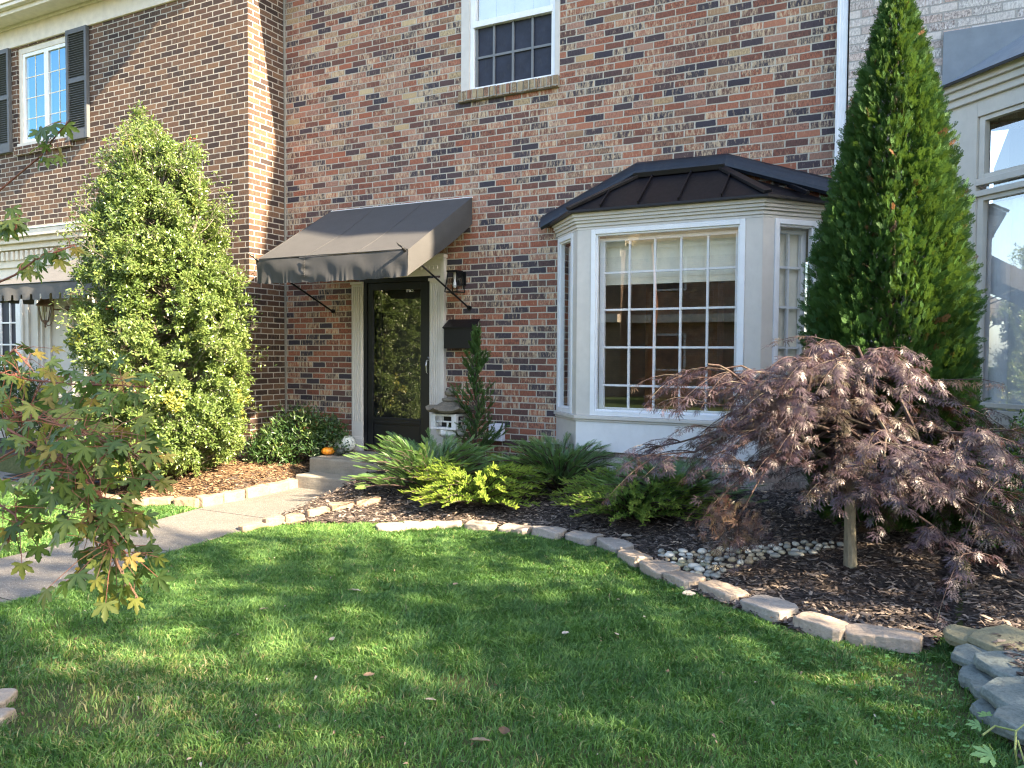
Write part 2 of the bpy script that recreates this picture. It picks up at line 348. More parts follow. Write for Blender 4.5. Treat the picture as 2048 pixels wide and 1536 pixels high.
def H(x, y):
    x = np.asarray(x, float); y = np.asarray(y, float)
    a = .02+.24*sm((y-ye(x))/1.9); a = np.where(x > .25, np.minimum(a, .13)+.0, a)
    b = .03+.15*sm((y-5.2)/.7)*sm((pl(y)-x)/.35)
    z = np.where(inbed(x, y), a, np.where(inleft(x, y), b, 0.0))
    z = z+.006*np.sin(x*3.1+y*1.7)+.006*np.sin(y*4.3-x*2.2)
    return z-.03*sm((2.0-y)/6)
def Hf(x, y): return float(H(x, y))
def onG(x, y, up=0):                      # pixel -> point on the ground surface
    z = 0
    for _ in range(12): p = onZ(x, y, z+up); z = .5*z+.5*Hf(p.x, p.y)
    return Vector((p.x, p.y, z+up))
def sheet(name, x0, x1, y0, y1, st, pred, dz, mat, kind='structure'):
    xs = np.arange(x0, x1+st/2, st); ys = np.arange(y0, y1+st/2, st); X, Y = np.meshgrid(xs, ys)
    Z = H(X, Y)+dz; V = np.stack([X, Y, Z], -1).reshape(-1, 3); nx = len(xs)
    i, j = np.meshgrid(np.arange(len(xs)-1), np.arange(len(ys)-1)); a = (j*nx+i).ravel()
    cx = xs[i].ravel()+st/2; cy = ys[j].ravel()+st/2; k = pred(cx, cy); a = a[k]
    o = npmesh(name, V, np.stack([a, a+1, a+nx+1, a+nx], 1), mat, smooth=True); return tag(o, kind=kind)
g = MB(); g.add([(-150, -150, -.09), (150, -150, -.09), (150, 150, -.09), (-150, 150, -.09)], [(0, 1, 2, 3)])
tag(g.build('ground', M['grass_far']), kind='structure')
sheet('lawn', -14, 6, -6, 7.6, .08, lambda x, y: ~((x > pl(y)+.03) & (x < pr(y)-.03)), 0, M['soil'])
sheet('mulch_bed', -4.98, 6, -3, 7.6, .05, inbed, .008, M['mulch'])
sheet('mulch_bed', -13, -5.9, 5.1, 7.6, .05, inleft, .008, M['mulch'])
# path: slabs with joints
pth = MB()
ys = [-3, -.9, .3, 1.5, 2.65, 3.86, 5.05, 6.62]
for a, b in zip(ys[:-1], ys[1:]):
    n = 4; yy = np.linspace(a+.006, b-.006, n+1)
    for c, d in zip(yy[:-1], yy[1:]):
        q = [(pl(c), c), (pr(c), c), (pr(d), d), (pl(d), d)]; pth.hexa([(x, y, -.1) for x, y in q]+[(x, y, .014) for x, y in q])
tag(pth.build('path', M['path']), kind='structure')
nb = MB(); nb.hexa([(x, y, z) for z in (-.1, .03) for x, y in ((-12, 4.9), (-8.25, 4.72), (-8.05, 5.3), (-12, 5.65))])
tag(nb.build('path', M['path']), kind='structure')

# ------------------------------------------------------------------ walls
def wall(mb, a0, a1, z0, z1, pos, holes=(), depth=.12, ax='y', back=.25):
    """brick skin in the plane y=pos (ax y) with real openings and reveals"""
    U = sorted({a0, a1, *[h[0] for h in holes], *[h[1] for h in holes]}); Z = sorted({z0, z1, *[h[2] for h in holes], *[h[3] for h in holes]})
    P = (lambda u, d, z: (u, pos+d, z)) if ax == 'y' else (lambda u, d, z: (pos-d, u, z))
    for u0, u1 in zip(U[:-1], U[1:]):
        for w0, w1 in zip(Z[:-1], Z[1:]):
            if any(h[0] <= u0 and u1 <= h[1] and h[2] <= w0 and w1 <= h[3] for h in holes): continue
            mb.add([P(u0, 0, w0), P(u1, 0, w0), P(u1, 0, w1), P(u0, 0, w1)], [(0, 1, 2, 3)])
            mb.add([P(u0, back, w0), P(u0, back, w1), P(u1, back, w1), P(u1, back, w0)], [(0, 1, 2, 3)])
    for h in holes:
        u0, u1, w0, w1 = h
        for q in ([P(u0, 0, w0), P(u0, back, w0), P(u0, back, w1), P(u0, 0, w1)], [P(u1, 0, w0), P(u1, 0, w1), P(u1, back, w1), P(u1, back, w0)],
                  [P(u0, 0, w1), P(u0, back, w1), P(u1, back, w1), P(u1, 0, w1)], [P(u0, 0, w0), P(u1, 0, w0), P(u1, back, w0), P(u0, back, w0)]):
            mb.add(q, [(0, 1, 2, 3)])
# --- middle townhouse
TH = thing('townhouse', 'middle townhouse of multicoloured red brick with black storm door and white bay window', 'townhouse', (-3.8, D, 0))
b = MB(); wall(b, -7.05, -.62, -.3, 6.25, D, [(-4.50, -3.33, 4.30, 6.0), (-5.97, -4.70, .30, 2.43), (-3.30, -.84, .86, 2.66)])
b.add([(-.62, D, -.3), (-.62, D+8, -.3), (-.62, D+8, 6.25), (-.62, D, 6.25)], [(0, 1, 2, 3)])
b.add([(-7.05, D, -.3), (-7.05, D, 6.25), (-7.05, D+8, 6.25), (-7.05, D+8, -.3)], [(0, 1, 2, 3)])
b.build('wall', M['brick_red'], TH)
ro = MB(); ro.hexa([(-7.3, 6.95, 6.25), (-.6, 6.95, 6.25), (-.6, 15.4, 6.25), (-7.3, 15.4, 6.25), (-7.3, 6.85, 6.42), (-.6, 6.85, 6.42), (-.6, 11, 8.6), (-7.3, 11, 8.6)])
ro.build('roof', M['flash_metal'], TH)
rm = MB()   # room behind the bay: walls, floor, ceiling; back wall part open to admit sky light
for q in ([(-4.4, 7.7, .35), (.0, 7.7, .35), (.0, 11.5, .35), (-4.4, 11.5, .35)], [(-4.4, 7.7, 2.75), (-4.4, 11.5, 2.75), (0, 11.5, 2.75), (0, 7.7, 2.75)],
          [(-4.4, 11.5, .35), (-1.7, 11.5, .35), (-1.7, 11.5, 2.75), (-4.4, 11.5, 2.75)], [(-4.4, 7.7, .35), (-4.4, 11.5, .35), (-4.4, 11.5, 2.75), (-4.4, 7.7, 2.75)], [(0, 7.7, .35), (0, 7.7, 2.75), (0, 11.5, 2.75), (0, 11.5, .35)]):
    rm.add(q, [(0, 1, 2, 3)])
rm.build('room', M['room_wall'], TH)
dl = MB(); dl.box(-3.1, -2.2, 9.6, 9.95, .36, 2.35); dl.box(-3.05, -2.68, 9.585, 9.6, .5, 1.2); dl.box(-2.62, -2.25, 9.585, 9.6, .5, 1.2); dl.box(-3.05, -2.68, 9.585, 9.6, 1.3, 2.25); dl.box(-2.62, -2.25, 9.585, 9.6, 1.3, 2.25)
dl.box(-1.9, -.9, 8.5, 9.2, 1.02, 1.06)
for x in (-1.85, -.95):
    for y in (8.55, 9.15): dl.box(x-.02, x+.02, y-.02, y+.02, .36, 1.02)
dl.build('furniture', M['wood'], TH, bevel=.004)
# upper window
def pane_grid(mb, x0, x1, z0, z1, nx, nz, y, t=.022, dpt=.02, zs=None, xs=None):
    for i in range(1, nx): x = x0+(x1-x0)*i/nx if xs is None else xs[i-1]; mb.box(x-t/2, x+t/2, y, y+dpt, z0, z1)
    for z in (zs if zs is not None else [z0+(z1-z0)*j/nz for j in range(1, nz)]):
        mb.box(x0, x1, y+.001, y+dpt-.001, z-t/2, z+t/2)
UW = MB()
for x0, x1 in ((-4.50, -4.395), (-3.385, -3.33)): UW.box(x0, x1, D-.012, D+.1, 4.30, 5.95)
UW.box(-4.50, -3.33, D-.012, D+.1, 5.95, 6.0)
UW = UW.build('window', M['trim'], TH, bevel=.004)
f = MB()
f.box(-4.394, -4.345, D+.005, D+.1, 4.302, 6.0); f.box(-3.43, -3.386, D+.005, D+.1, 4.302, 6.0); f.box(-4.345, -3.43, D+.006, D+.1, 4.302, 4.332)
f.box(-4.36, -3.415, D-.004, D+.05, 4.965, 5.03); f.box(-4.345, -4.325, D+.012, D+.05, 5.03, 6.0); f.box(-3.45, -3.43, D+.012, D+.05, 5.03, 6.0)
f.build('frame', M['white_vinyl'], UW, bevel=.003)
mg = MB(); pane_grid(mg, -4.345, -3.43, 4.332, 4.965, 4, 2, D+.030, .024, .015); mg.box(-4.343, -4.315, D+.03, D+.06, 4.332, 4.965); mg.build('muntins', M['muntin_grey'], UW)
sc = MB(); sc.box(-4.345, -3.43, D+.050, D+.054, 4.332, 4.965); sc.build('screen', M['screen'], UW)
bl = MB()
for i in range(4): bl.box(-4.325+i*.219, -4.325+i*.219+.215, D+.07, D+.075, 5.03, 6.0)
bl.build('blind', M['drape'], UW)
gp = MB(); gp.add([(-4.325, D+.045, 5.03), (-3.45, D+.045, 5.03), (-3.45, D+.045, 6), (-4.325, D+.045, 6)], [(0, 1, 2, 3)]); gp.build('glass', M['glass_sky'], UW)
si = MB()
for i in range(15):
    x = -4.52+i*.0795; si.box(x+.004, x+.0755, D-.045-.004*(i % 3), D+.1, 4.185+.002*(i % 2), 4.298)
si.build('sill', M['brick_sill'], TH, bevel=.004)
mo = MB(); mo.box(-4.52, -3.33, D-.036, D+.09, 4.182, 4.290); mo.build('sill_mortar', M['concrete'], TH)

# door surround, storm door
ds = MB()
def pilaster(mb, x0, x1, zt=2.27, flutes=5, y=D):
    mb.box(x0, x1, y-.035, y+.02, .31, zt); mb.box(x0-.006, x1+.006, y-.052, y+.02, .31, .46); mb.box(x0-.003, x1+.003, y-.046, y+.02, .46, .475)
    wd = (x1-x0-.03)/flutes
    for i in range(flutes): a = x0+.015+i*wd; mb.box(a+wd*.18, a+wd*.82, y-.044, y-.034, .66, zt-.03)
    mb.box(x0-.006, x1+.006, y-.055, y+.02, zt, zt+.03)
pilaster(ds, -5.985, -5.815); pilaster(ds, -4.885, -4.735)
ds.box(-4.734, -4.685, D-.05, D+.02, .31, 2.56)
ds.box(-5.99, -4.735, D-.04, D+.02, 2.33, 2.52); ds.box(-6.01, -4.67, D-.08, D+.02, 2.52, 2.56); ds.box(-6.0, -4.69, D-.06, D+.02, 2.50, 2.521)
for i in range(24): x = -5.97+i*.051; ds.box(x, x+.026, D-.056, D-.039, 2.40, 2.44)
DR = ds.build('door_surround', M['trim'], TH, bevel=.003)
do = MB()
dx0, dx1 = -5.81, -4.89
do.box(dx0, dx0+.045, D-.03, D+.05, .315, 2.33); do.box(dx1-.045, dx1, D-.03, D+.05, .315, 2.33); do.box(dx0+.045, dx1-.045, D-.03, D+.05, 2.28, 2.33)
a, c = dx0+.05, dx1-.05
do.box(a, a+.075, D-.018, D+.03, .33, 2.275); do.box(c-.075, c, D-.018, D+.03, .33, 2.275); do.box(a+.075, c-.075, D-.018, D+.03, 2.19, 2.275)
do.box(a+.075, c-.075, D-.018, D+.03, .33, .395); do.box(a+.075, c-.075, D-.018, D+.03, .645, .72); do.box(a+.075, c-.075, D-.002, D+.02, .395, .645)
do.box(a+.075, c-.075, D-.024, D-.017, .66, .675); do.box(a+.075, c-.075, D-.024, D-.017, .695, .708); do.box(a+.09, c-.09, D-.008, D, .41, .63)
DO = do.build('door', M['black'], TH, bevel=.003)
gg = MB(); gg.add([(a+.075, D-.004, .72), (c-.075, D-.004, .72), (c-.075, D-.004, 2.19), (a+.075, D-.004, 2.19)], [(0, 1, 2, 3)]); gg.build('glass', M['glass_door'], DO)
inn = MB(); inn.box(a+.0, c, D+.10, D+.14, .33, 2.28); inn.box(a+.02, a+.14, D+.06, D+.10, .7, 2.2)
inn.build('inner_door', M['black'], DO, bevel=.003)
hd = MB(); p = onY(856, 722, D-.04); hd.box(p.x-.012, p.x+.012, D-.024, D-.016, 1.28, 1.42); hd.tube([(p.x, D-.02, 1.39), (p.x, D-.065, 1.385), (p.x-.004, D-.075, 1.33), (p.x-.002, D-.065, 1.25), (p.x, D-.05, 1.235)], [.008, .009, .008, .008, .006]); hd.tube([(p.x, D-.02, 1.41), (p.x, D-.04, 1.425)], .010)
hd.build('handle', M['chrome'], DO, bevel=.002)
def text(s, name, size, loc, rotx, mat, parent):
    c = bpy.data.curves.new(name, 'FONT'); c.body = s; c.size = size; c.extrude = .0015; c.align_x = 'CENTER'; c.space_character = 1.05
    tmp = bpy.data.objects.new('t', c); COL.objects.link(tmp); dg = bpy.context.evaluated_depsgraph_get(); me = bpy.data.meshes.new_from_object(tmp.evaluated_get(dg))
    bpy.data.objects.remove(tmp); me.transform(Matrix.Translation(loc) @ Matrix.Rotation(rotx, 4, 'X')); return finish(name, me, mat, parent)
p = onY(820, 584, D-.006); text('F65', 'unit_number', .066, Vector((p.x, D-.0075, p.z)), math.radians(90), M['trim_white'], DO)

# bay window
A, B_, C_, E_ = Vector((-3.34, D, 0)), Vector((-2.93, 6.96, 0)), Vector((-1.22, 6.96, 0)), Vector((-.80, D, 0))
def segbox(mb, p, q, s0, s1, d0, d1, z0, z1, m0=0, m1=0):
    """board along p->q; d outward; m0,m1: extra length per unit of outward distance (mitres)"""
    t = (q-p).normalized(); n = Vector((t.y, -t.x, 0)); L = (q-p).length
    if s1 is None: s1 = L
    def P(s, d, z): return p+t*s+n*d+Vector((0, 0, z))
    f0 = lambda d: s0-m0*d; f1 = lambda d: s1+m1*d
    mb.hexa([P(f0(d1), d1, z0), P(f1(d1), d1, z0), P(f1(d0), d0, z0), P(f0(d0), d0, z0), P(f0(d1), d1, z1), P(f1(d1), d1, z1), P(f1(d0), d0, z1), P(f0(d0), d0, z1)])
def quad45(mb, p, q, s0, s1, d, z0, z1):
    t = (q-p).normalized(); n = Vector((t.y, -t.x, 0)); a = p+t*s0+n*d; c = p+t*(s1 if s1 is not None else (q-p).length)+n*d
    mb.add([a+Vector((0, 0, z0)), c+Vector((0, 0, z0)), c+Vector((0, 0, z1)), a+Vector((0, 0, z1))], [(0, 1, 2, 3)])
MI = math.tan(math.radians(23.8))
segs = [(A, B_, 0, MI), (B_, C_, MI, MI), (C_, E_, MI, 0)]
BY = MB()
for p, q, m0, m1 in segs:
    segbox(BY, p, q, 0, None, -.04, 0, .54, .845, m0, m1); segbox(BY, p, q, 0, None, -.05, .028, .848, .882, m0, m1); segbox(BY, p, q, 0, None, -.04, .014, .825, .846, m0, m1)
    for k, (dd, z0, z1) in enumerate(((.012, 2.665, 2.70), (.03, 2.70, 2.725), (.045, 2.725, 2.755), (.062, 2.755, 2.80))): segbox(BY, p, q, 0, None, -.04, dd, z0, z1, m0, m1)
    segbox(BY, p, q, 0, None, -.04, .002, 2.64, 2.664, m0, m1)
for (p, q, m0, m1), (lo, hi) in zip(segs, ((.04, .12), (.145, .145), (.12, .04))):
    L = (q-p).length; segbox(BY, p, q, 0, lo, -.04, 0, .883, 2.64, m0, 0); segbox(BY, p, q, L-hi, L, -.04, 0, .883, 2.64, 0, m1)
BY = BY.build('bay_window', M['trim'], TH, bevel=.003)
ap = MB(); segbox(ap, B_, C_, .004, 1.706, 0, .004, .545, .822); ap.build('apron', M['sash_white'], BY)
ft = MB()
for p, q, m0, m1 in segs: segbox(ft, p, q, 0, None, -.12, -.03, -.1, .538, m0, m1)
ft.build('foundation', M['brick_white'], BY)
fr = MB(); gl = MB(); mu = MB(); sh = MB()
for k, ((p, q, m0, m1), (lo, hi), nx) in enumerate(zip(segs, ((.04, .12), (.145, .145), (.12, .04)), (2, 5, 2))):
    L = (q-p).length; s0, s1 = lo, L-hi
    for a, c, z0, z1 in ((s0, s0+.045, .884, 2.638), (s1-.045, s1, .884, 2.638), (s0+.045, s1-.045, 2.592, 2.638), (s0+.045, s1-.045, .884, .93)):
        segbox(fr, p, q, a, c, -.05, .012, z0, z1)
    for a, c, z0, z1 in ((s0+.045, s0+.062, .93, 2.592), (s1-.062, s1-.045, .93, 2.592), (s0+.062, s1-.062, 2.575, 2.592), (s0+.062, s1-.062, .93, .945)):
        segbox(fr, p, q, a, c, -.05, -.004, z0, z1)
    quad45(gl, p, q, s0+.062, s1-.062, -.016, .945, 2.575)
    # inner divided sash
    i0, i1 = s0+.05, s1-.05; zb, zt = .93, 2.56
    for a, c, z0, z1 in ((i0, i0+.05, zb, zt), (i1-.05, i1, zb, zt), (i0+.05, i1-.05, zt-.03, zt), (i0+.05, i1-.05, zb, zb+.03)): segbox(mu, p, q, a, c, -.13, -.09, z0, z1)
    for i in range(1, nx): x = i0+.05+(i1-i0-.1)*i/nx; segbox(mu, p, q, x-.010, x+.010, -.125, -.095, zb+.03, zt-.03)
    for z in (2.235, 1.885, 1.53, 1.17): segbox(mu, p, q, i0+.05, i1-.05, -.124, -.096, z-.010, z+.010)
    zbot = (.96, 2.13, 1.25)[k]
    dd = -.22 if k == 1 else -.142; segbox(sh, p, q, i0+.01, i1-.01, dd, dd+.004, zbot+.06, 2.60); segbox(sh, p, q, i0+.01, i1-.01, dd-.012, dd+.012, zbot, zbot+.058)
fr.build('storm_frame', M['white_vinyl'], BY, bevel=.003); gl.build('glass', M['glass'], BY); mu.build('muntins', M['sash_white'], BY, bevel=.002); sh.build('woven_shade', M['shade_fabric'], BY)
cb = MB(); cb.add([A+Vector((.05, -.02, 2.66)), B_+Vector((.03, .03, 2.66)), C_+Vector((-.03, .03, 2.66)), E_+Vector((-.05, -.02, 2.66))], [(0, 1, 2, 3)])
cb.build('ceiling', M['trim'], BY)
cb = MB(); cb.add([A+Vector((.05, -.02, .87)), B_+Vector((.03, .03, .87)), C_+Vector((-.03, .03, .87)), E_+Vector((-.05, -.02, .87))], [(0, 1, 2, 3)]); cb.build('window_seat', M['trim'], BY)
# roof of the bay
e0, e1, e2, e3 = Vector((-3.47, D-.005, 2.79)), Vector((-2.985, 6.85, 2.815)), Vector((-1.165, 6.85, 2.815)), Vector((-.66, D-.005, 2.79))
r1, r2 = Vector((-2.46, D-.10, 3.165)), Vector((-1.66, D-.10, 3.165))
rf = MB(); dn = Vector((0, 0, -.022))
rf.add([e0, e1, r1, r1+Vector((0, .09, 0)), e0+Vector((0, .0, .01))], [(0, 1, 2, 3)]); rf.add([e1, e2, r2, r1], [(0, 1, 2, 3)]); rf.add([e2, e3, r2+Vector((0, .09, 0)), r2], [(0, 1, 2, 3)])
rf.add([e0, e1, e2, e3, e0+dn, e1+dn, e2+dn, e3+dn], [(0, 1, 5, 4), (1, 2, 6, 5), (2, 3, 7, 6), (4, 5, 6, 7)])
def onfront(x, s):
    t = s; return Vector((x, e1.y+(r1.y-e1.y)*t, e1.z+(r1.z-e1.z)*t))
for xe in (-2.66, -2.30, -1.93, -1.55):
    xt = xe; s = 1.0
    if xt < r1.x: s = (xt-e1.x)/(r1.x-e1.x)
    if xt > r2.x: s = (e2.x-xt)/(e2.x-r2.x)
    rf.beam(onfront(xe, .01)+Vector((0, 0, .014)), onfront(xt, s)+Vector((0, 0, .014)), .012, .034, (0, -1, 1))
up = Vector((0, 0, .015))
for a, c in ((e1, r1), (e2, r2)): rf.beam(a+up*1.2, c+up, .075, .028, (0, -.3, 1))
rf.beam(e3+Vector((-.22, -.3, .05)), e3+Vector((-.42, -.02, .19)), .03, .034)
rf.beam(r1+Vector((-.03, -.015, .02)), r2+Vector((.03, -.015, .02)), .05, .045, (0, -.3, 1))
rf.build('bay_roof', M['bronze_metal'], BY, bevel=.002)
fl = MB(); top = [Vector((-3.52, 0, 2.89)), Vector((-2.50, 0, 3.335)), Vector((-1.63, 0, 3.325)), Vector((-.50, 0, 2.93))]
prof = [(0, .004, 0), (-.02, .035, 0), (-.055, .06, 0), (-.1, .085, 0), (-.13, .092, 0), (-.155, .075, 0)]
rows = []
for dz, dy, _ in prof: rows.append([Vector((p.x+(.0 if 0 < i < 3 else (.03 if i == 0 else -.03)*(-dz/.15)), D-dy, p.z+dz)) for i, p in enumerate(top)])
vs = [v for r in rows for v in r]; fs = [(i*4+k, (i+1)*4+k, (i+1)*4+k+1, i*4+k+1) for i in range(len(rows)-1) for k in range(3)]
fl.add(vs, fs); fl.add([r[0] for r in rows], [tuple(range(len(rows)))]); fl.add([r[3] for r in rows], [tuple(range(len(rows)))[::-1]])
fo = fl.build('roof_flashing', M['flash_metal'], BY)

# downspout
dsn = MB(); dsn.box(-.70, -.615, D-.085, D-.02, .2, 6.25)
for i in range(3): dsn.box(-.685+i*.024, -.673+i*.024, D-.09, D-.084, .2, 6.25)
dsn.box(-.71, -.605, D-.088, D-.0, 3.0, 3.03); dsn.build('downspout', M['white_vinyl'], TH, bevel=.006)

# --- right townhouse (whitewashed brick, angled bay)
RY = 7.30
RH = thing('townhouse', 'whitewashed brick townhouse at the right edge with a tall grey framed bay window', 'townhouse', (3, RY, 0))
b = MB(); wall(b, -.60, 6.3, -.3, 6.4, RY, [(.45, 2.9, .95, 3.3)]); b.add([(-.60, RY, -.3), (-.60, RY, 6.4), (-.60, RY+8, 6.4), (-.60, RY+8, -.3)], [(0, 1, 2, 3)]); b.build('wall', M['brick_white'], RH)
n45 = Vector((-.707, -.707, 0)); P0 = Vector((.155, RY, 0)); T45 = Vector((.707, -.707, 0)); Q0 = P0+T45*1.05; Q1 = Q0+Vector((1.6, 0, 0))
def on45(x, y, off=0): d = ray(x, y); n = n45; t = (P0+n*off-CAM).dot(n)/d.dot(n); p = CAM+d*t; return (p-P0).dot(T45), p.z
S2 = lambda x, y: on45(x, y)[0]
Z2 = lambda x, y: on45(x, y)[1]
s_a, s_b, s_c = S2(1937, 400), S2(1950, 400), S2(1962, 400)
zt1, zt2, zb1, zb2, zg = Z2(1965, 236), Z2(1965, 356), Z2(1962, 392), 0, Z2(1975, 815)
zc0, zc1 = Z2(1937, 208), Z2(1925, 176)
rb = MB(); L = 1.05
segbox(rb, P0, Q0, 0, s_b, -.05, 0, .5, zc0); segbox(rb, P0, Q0, s_b, L, -.05, 0, zt1+.02, zc0); segbox(rb, P0, Q0, s_b, L, -.05, 0, zt2-.05, zt2-.0); segbox(rb, P0, Q0, s_b, L, -.05, .004, zb1, zb1+.045)
segbox(rb, P0, Q0, L-.1, L, -.05, 0, .5, zc0-.001); segbox(rb, P0, Q0, 0, L, -.05, .001, .5, zg-.02)
for k in range(3): segbox(rb, P0, Q0, 0, L, -.05, .03+.03*k, zc0+.055*k, zc0+.055*(k+1), 0, .4); segbox(rb, Q0, Q1, 0, None, -.05, .03+.03*k, zc0+.055*k, zc0+.055*(k+1), .4, .4)
segbox(rb, Q0, Q1, 0, None, -.05, 0, .5, .98); segbox(rb, Q0, Q1, 0, None, -.05, 0, 3.1, zc0); segbox(rb, Q0, Q1, 0, .1, -.05, 0, .98, 3.1)
RB = rb.build('bay_window', M['trim'], RH, bevel=.003)
ff = MB(); 
for z0, z1 in ((zg, zb1-.0), (zt2+.0, zt1+.018)):
    segbox(ff, P0, Q0, s_b+.001, s_c, -.07, -.02, z0, z1); segbox(ff, P0, Q0, s_c, L-.1, -.07, -.02, z1-.035, z1); segbox(ff, P0, Q0, s_c, L-.1, -.07, -.02, z0, z0+.035)
ff.build('frame', M['trim'], RB, bevel=.002)
gg = MB(); quad45(gg, P0, Q0, s_c, L-.1, -.052, .9, 3.2); quad45(gg, Q0, Q1, .1, None, -.052, .98, 3.1); gg.build('glass', M['glass_soft'], RB)
dr = MB(); n = 40; t45 = T45
rowa = [P0+t45*(s_b+.02+(L-.15)*i/n)-n45*(.10+.006*math.sin(i*.9)+.012*(i % 9 == 0)) for i in range(n+1)]
vs = [p+Vector((0, 0, z)) for z in (.7, zb1-.05) for p in rowa]; dr.add(vs, [(i, i+1, n+2+i, n+1+i) for i in range(n)]); dr.build('drape', M['drape'], RB)
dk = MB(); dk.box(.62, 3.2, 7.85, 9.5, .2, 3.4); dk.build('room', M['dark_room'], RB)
rr = MB(); zE = zc0+.17; E0 = Vector((.08, RY-.01, 0)); 
eA = P0+n45*.12+Vector((-.12, .12, zE)); eB = Q0+n45*.12+Vector((.0, -.05, zE)); eC = Q1+Vector((0, -.14, zE))
wA = Vector((.10, RY-.01, zE+.03)); wB = Vector((.95, RY-.01, zE+.52)); wC = Vector((3.2, RY-.01, zE+.52))
rr.add([eA, eB, wB, wA], [(0, 1, 2, 3)]); rr.add([eB, eC, wC, wB], [(0, 1, 2, 3)])
rr.build('bay_roof', M['grey_paint'], RB)
sf = MB(); sf.add([eA+Vector((0, 0, -.006)), eB+Vector((0, 0, -.006)), eC+Vector((0, 0, -.006)), wC+Vector((0, 0, -.556))], [(3, 2, 1, 0)]); sf.build('soffit', M['trim'], RB)
ed = MB(); dn = Vector((0, 0, -.02)); 
for a, c in ((eA, eB), (eB, eC)): ed.beam(a+dn*.6, c+dn*.6, .014, .02)
ed.build('drip_edge', M['black_metal'], RB)
pn = MB(); q0 = onY(1887, 64, RY-.03); pn.box(q0.x, 3.2, RY-.03, RY-.003, zE-.02, q0.z); pn.build('flashing_panel', M['grey_paint'], RB, bevel=.003)

M['shingle'] = brick('tan_shingles', [(0, (.30, .25, .18)), (.5, (.38, .32, .24)), (1, (.26, .22, .17))], (.12, .10, .08), (.4, .35, .27), .4, h=.13, L=.3)
# --- left townhouse (dark brown brick)
LY = 6.82; LX = -7.055
LH = thing('townhouse', 'dark brown brick townhouse on the left with louvred shutters and dentil cornice', 'townhouse', (-10, LY, 0))
b = MB(); wall(b, -16, LX, -.3, 6.05, LY, [(-11.56, -10.40, 4.38, 5.78), (-15, -9.9, .0, 2.9)]); b.add([(LX, LY, -.3), (LX, D+.6, -.3), (LX, D+.6, 6.9), (LX, LY, 6.9)], [(0, 1, 2, 3)]); b.add([(LX-.3, LY, 6.05), (LX, LY, 6.05), (LX, LY, 6.9), (LX-.3, LY, 6.9)], [(0, 1, 2, 3)])
b.build('wall', M['brick_brown'], LH)
jt = MB(); jt.tube([(LX+.012, D-.004, -.2), (LX+.010, D-.006, 2), (LX+.013, D-.003, 4), (LX+.01, D-.005, 6.2)], .016, 6); jt.build('mortar_joint', M['concrete'], LH)
ev = MB(); ev.box(-16, -7.9, LY-.03, LY+.05, 5.80, 6.06); ev.box(-16, -7.85, LY-.055, LY, 6.06, 6.10)
ev.box(-16, -7.8, LY-.30, LY, 6.10, 6.125); ev.box(-16, -7.8, LY-.33, LY-.30, 6.07, 6.24); ev.box(-16, -7.8, LY-.42, LY-.33, 6.18, 6.30); ev.box(-16, -7.8, LY-.40, LY-.33, 6.13, 6.18)
ev.build('eave', M['trim_cream'], LH, bevel=.008)
rf = MB(); rf.hexa([(-16, LY-.36, 6.25), (-7.8, LY-.36, 6.25), (-7.8, 12, 10.3), (-16, 12, 10.3), (-16, LY-.36, 6.29), (-7.8, LY-.36, 6.29), (-7.8, 12, 10.34), (-16, 12, 10.34)])
rf.build('roof', M['shingle'], LH)
wn = MB(); wn.box(-11.56, -10.40, LY+.02, LY+.12, 5.70, 5.78); wn.box(-11.56, -11.48, LY+.02, LY+.12, 4.40, 5.70); wn.box(-11.56, -10.40, LY-.02, LY+.12, 4.38, 4.43)
LW = wn.build('window', M['trim_cream'], LH, bevel=.003)
f = MB()
for x0, x1 in ((-11.48, -10.945), (-10.94, -10.40)):
    f.box(x0, x0+.045, LY+.03, LY+.08, 4.43, 5.70); f.box(x1-.045, x1, LY+.03, LY+.08, 4.43, 5.70); f.box(x0+.045, x1-.045, LY+.03, LY+.08, 5.65, 5.70); f.box(x0+.045, x1-.045, LY+.03, LY+.08, 4.43, 4.49)
f.build('frame', M['white_vinyl'], LW, bevel=.003)
gq = MB(); [gq.add([(u0, LY+.05, 4.49), (u1, LY+.05, 4.49), (u1, LY+.05, 5.65), (u0, LY+.05, 5.65)], [(0, 1, 2, 3)]) for u0, u1 in ((-11.43, -10.99), (-10.895, -10.445))]; gq.build('glass', M['glass_cool'], LW)
mg = MB()
for x0, x1 in ((-11.43, -10.99), (-10.895, -10.445)): pane_grid(mg, x0, x1, 4.49, 5.65, 2, 4, LY+.046, .014, .003)
mg.build('muntins', M['shade_fabric'], LW)
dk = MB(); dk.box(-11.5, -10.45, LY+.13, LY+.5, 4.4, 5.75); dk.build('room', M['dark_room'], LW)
si = MB()
for i in range(19): x = -11.6+i*.068; si.box(x+.004, x+.063, LY-.05, LY+.03, 4.262, 4.378)
si.build('sill', M['brick_brown'], LH, bevel=.004)
def shutter(x0, x1, z0, z1):
    s = MB(); y0, y1 = LY-.055, LY-.008; s.box(x0, x0+.045, y0, y1, z0, z1); s.box(x1-.045, x1, y0, y1, z0, z1)
    zm = z0+.52*(z1-z0)+.02
    for a, c in ((z0, z0+.13), (zm-.03, zm+.03), (z1-.06, z1)): s.box(x0+.045, x1-.045, y0+.002, y1, a, c)
    for a, c in ((z0+.13, zm-.03), (zm+.03, z1-.06)):
        k = int((c-a)/.030)
        for i in range(k):
            z = a+(i+.5)*(c-a)/k; s.beam((x0+.045, y0+.025, z), (x1-.045, y0+.025, z), .030, .006, (0, -.75, .7))
    s.box(x0+.045, x1-.045, y1-.006, y1-.002, z0+.1, z1-.05)
    return s.build('shutter', M['shutter'], LH)
shutter(-10.375, -9.94, 4.33, 5.80); shutter(-12.12, -11.69, 4.33, 5.80)
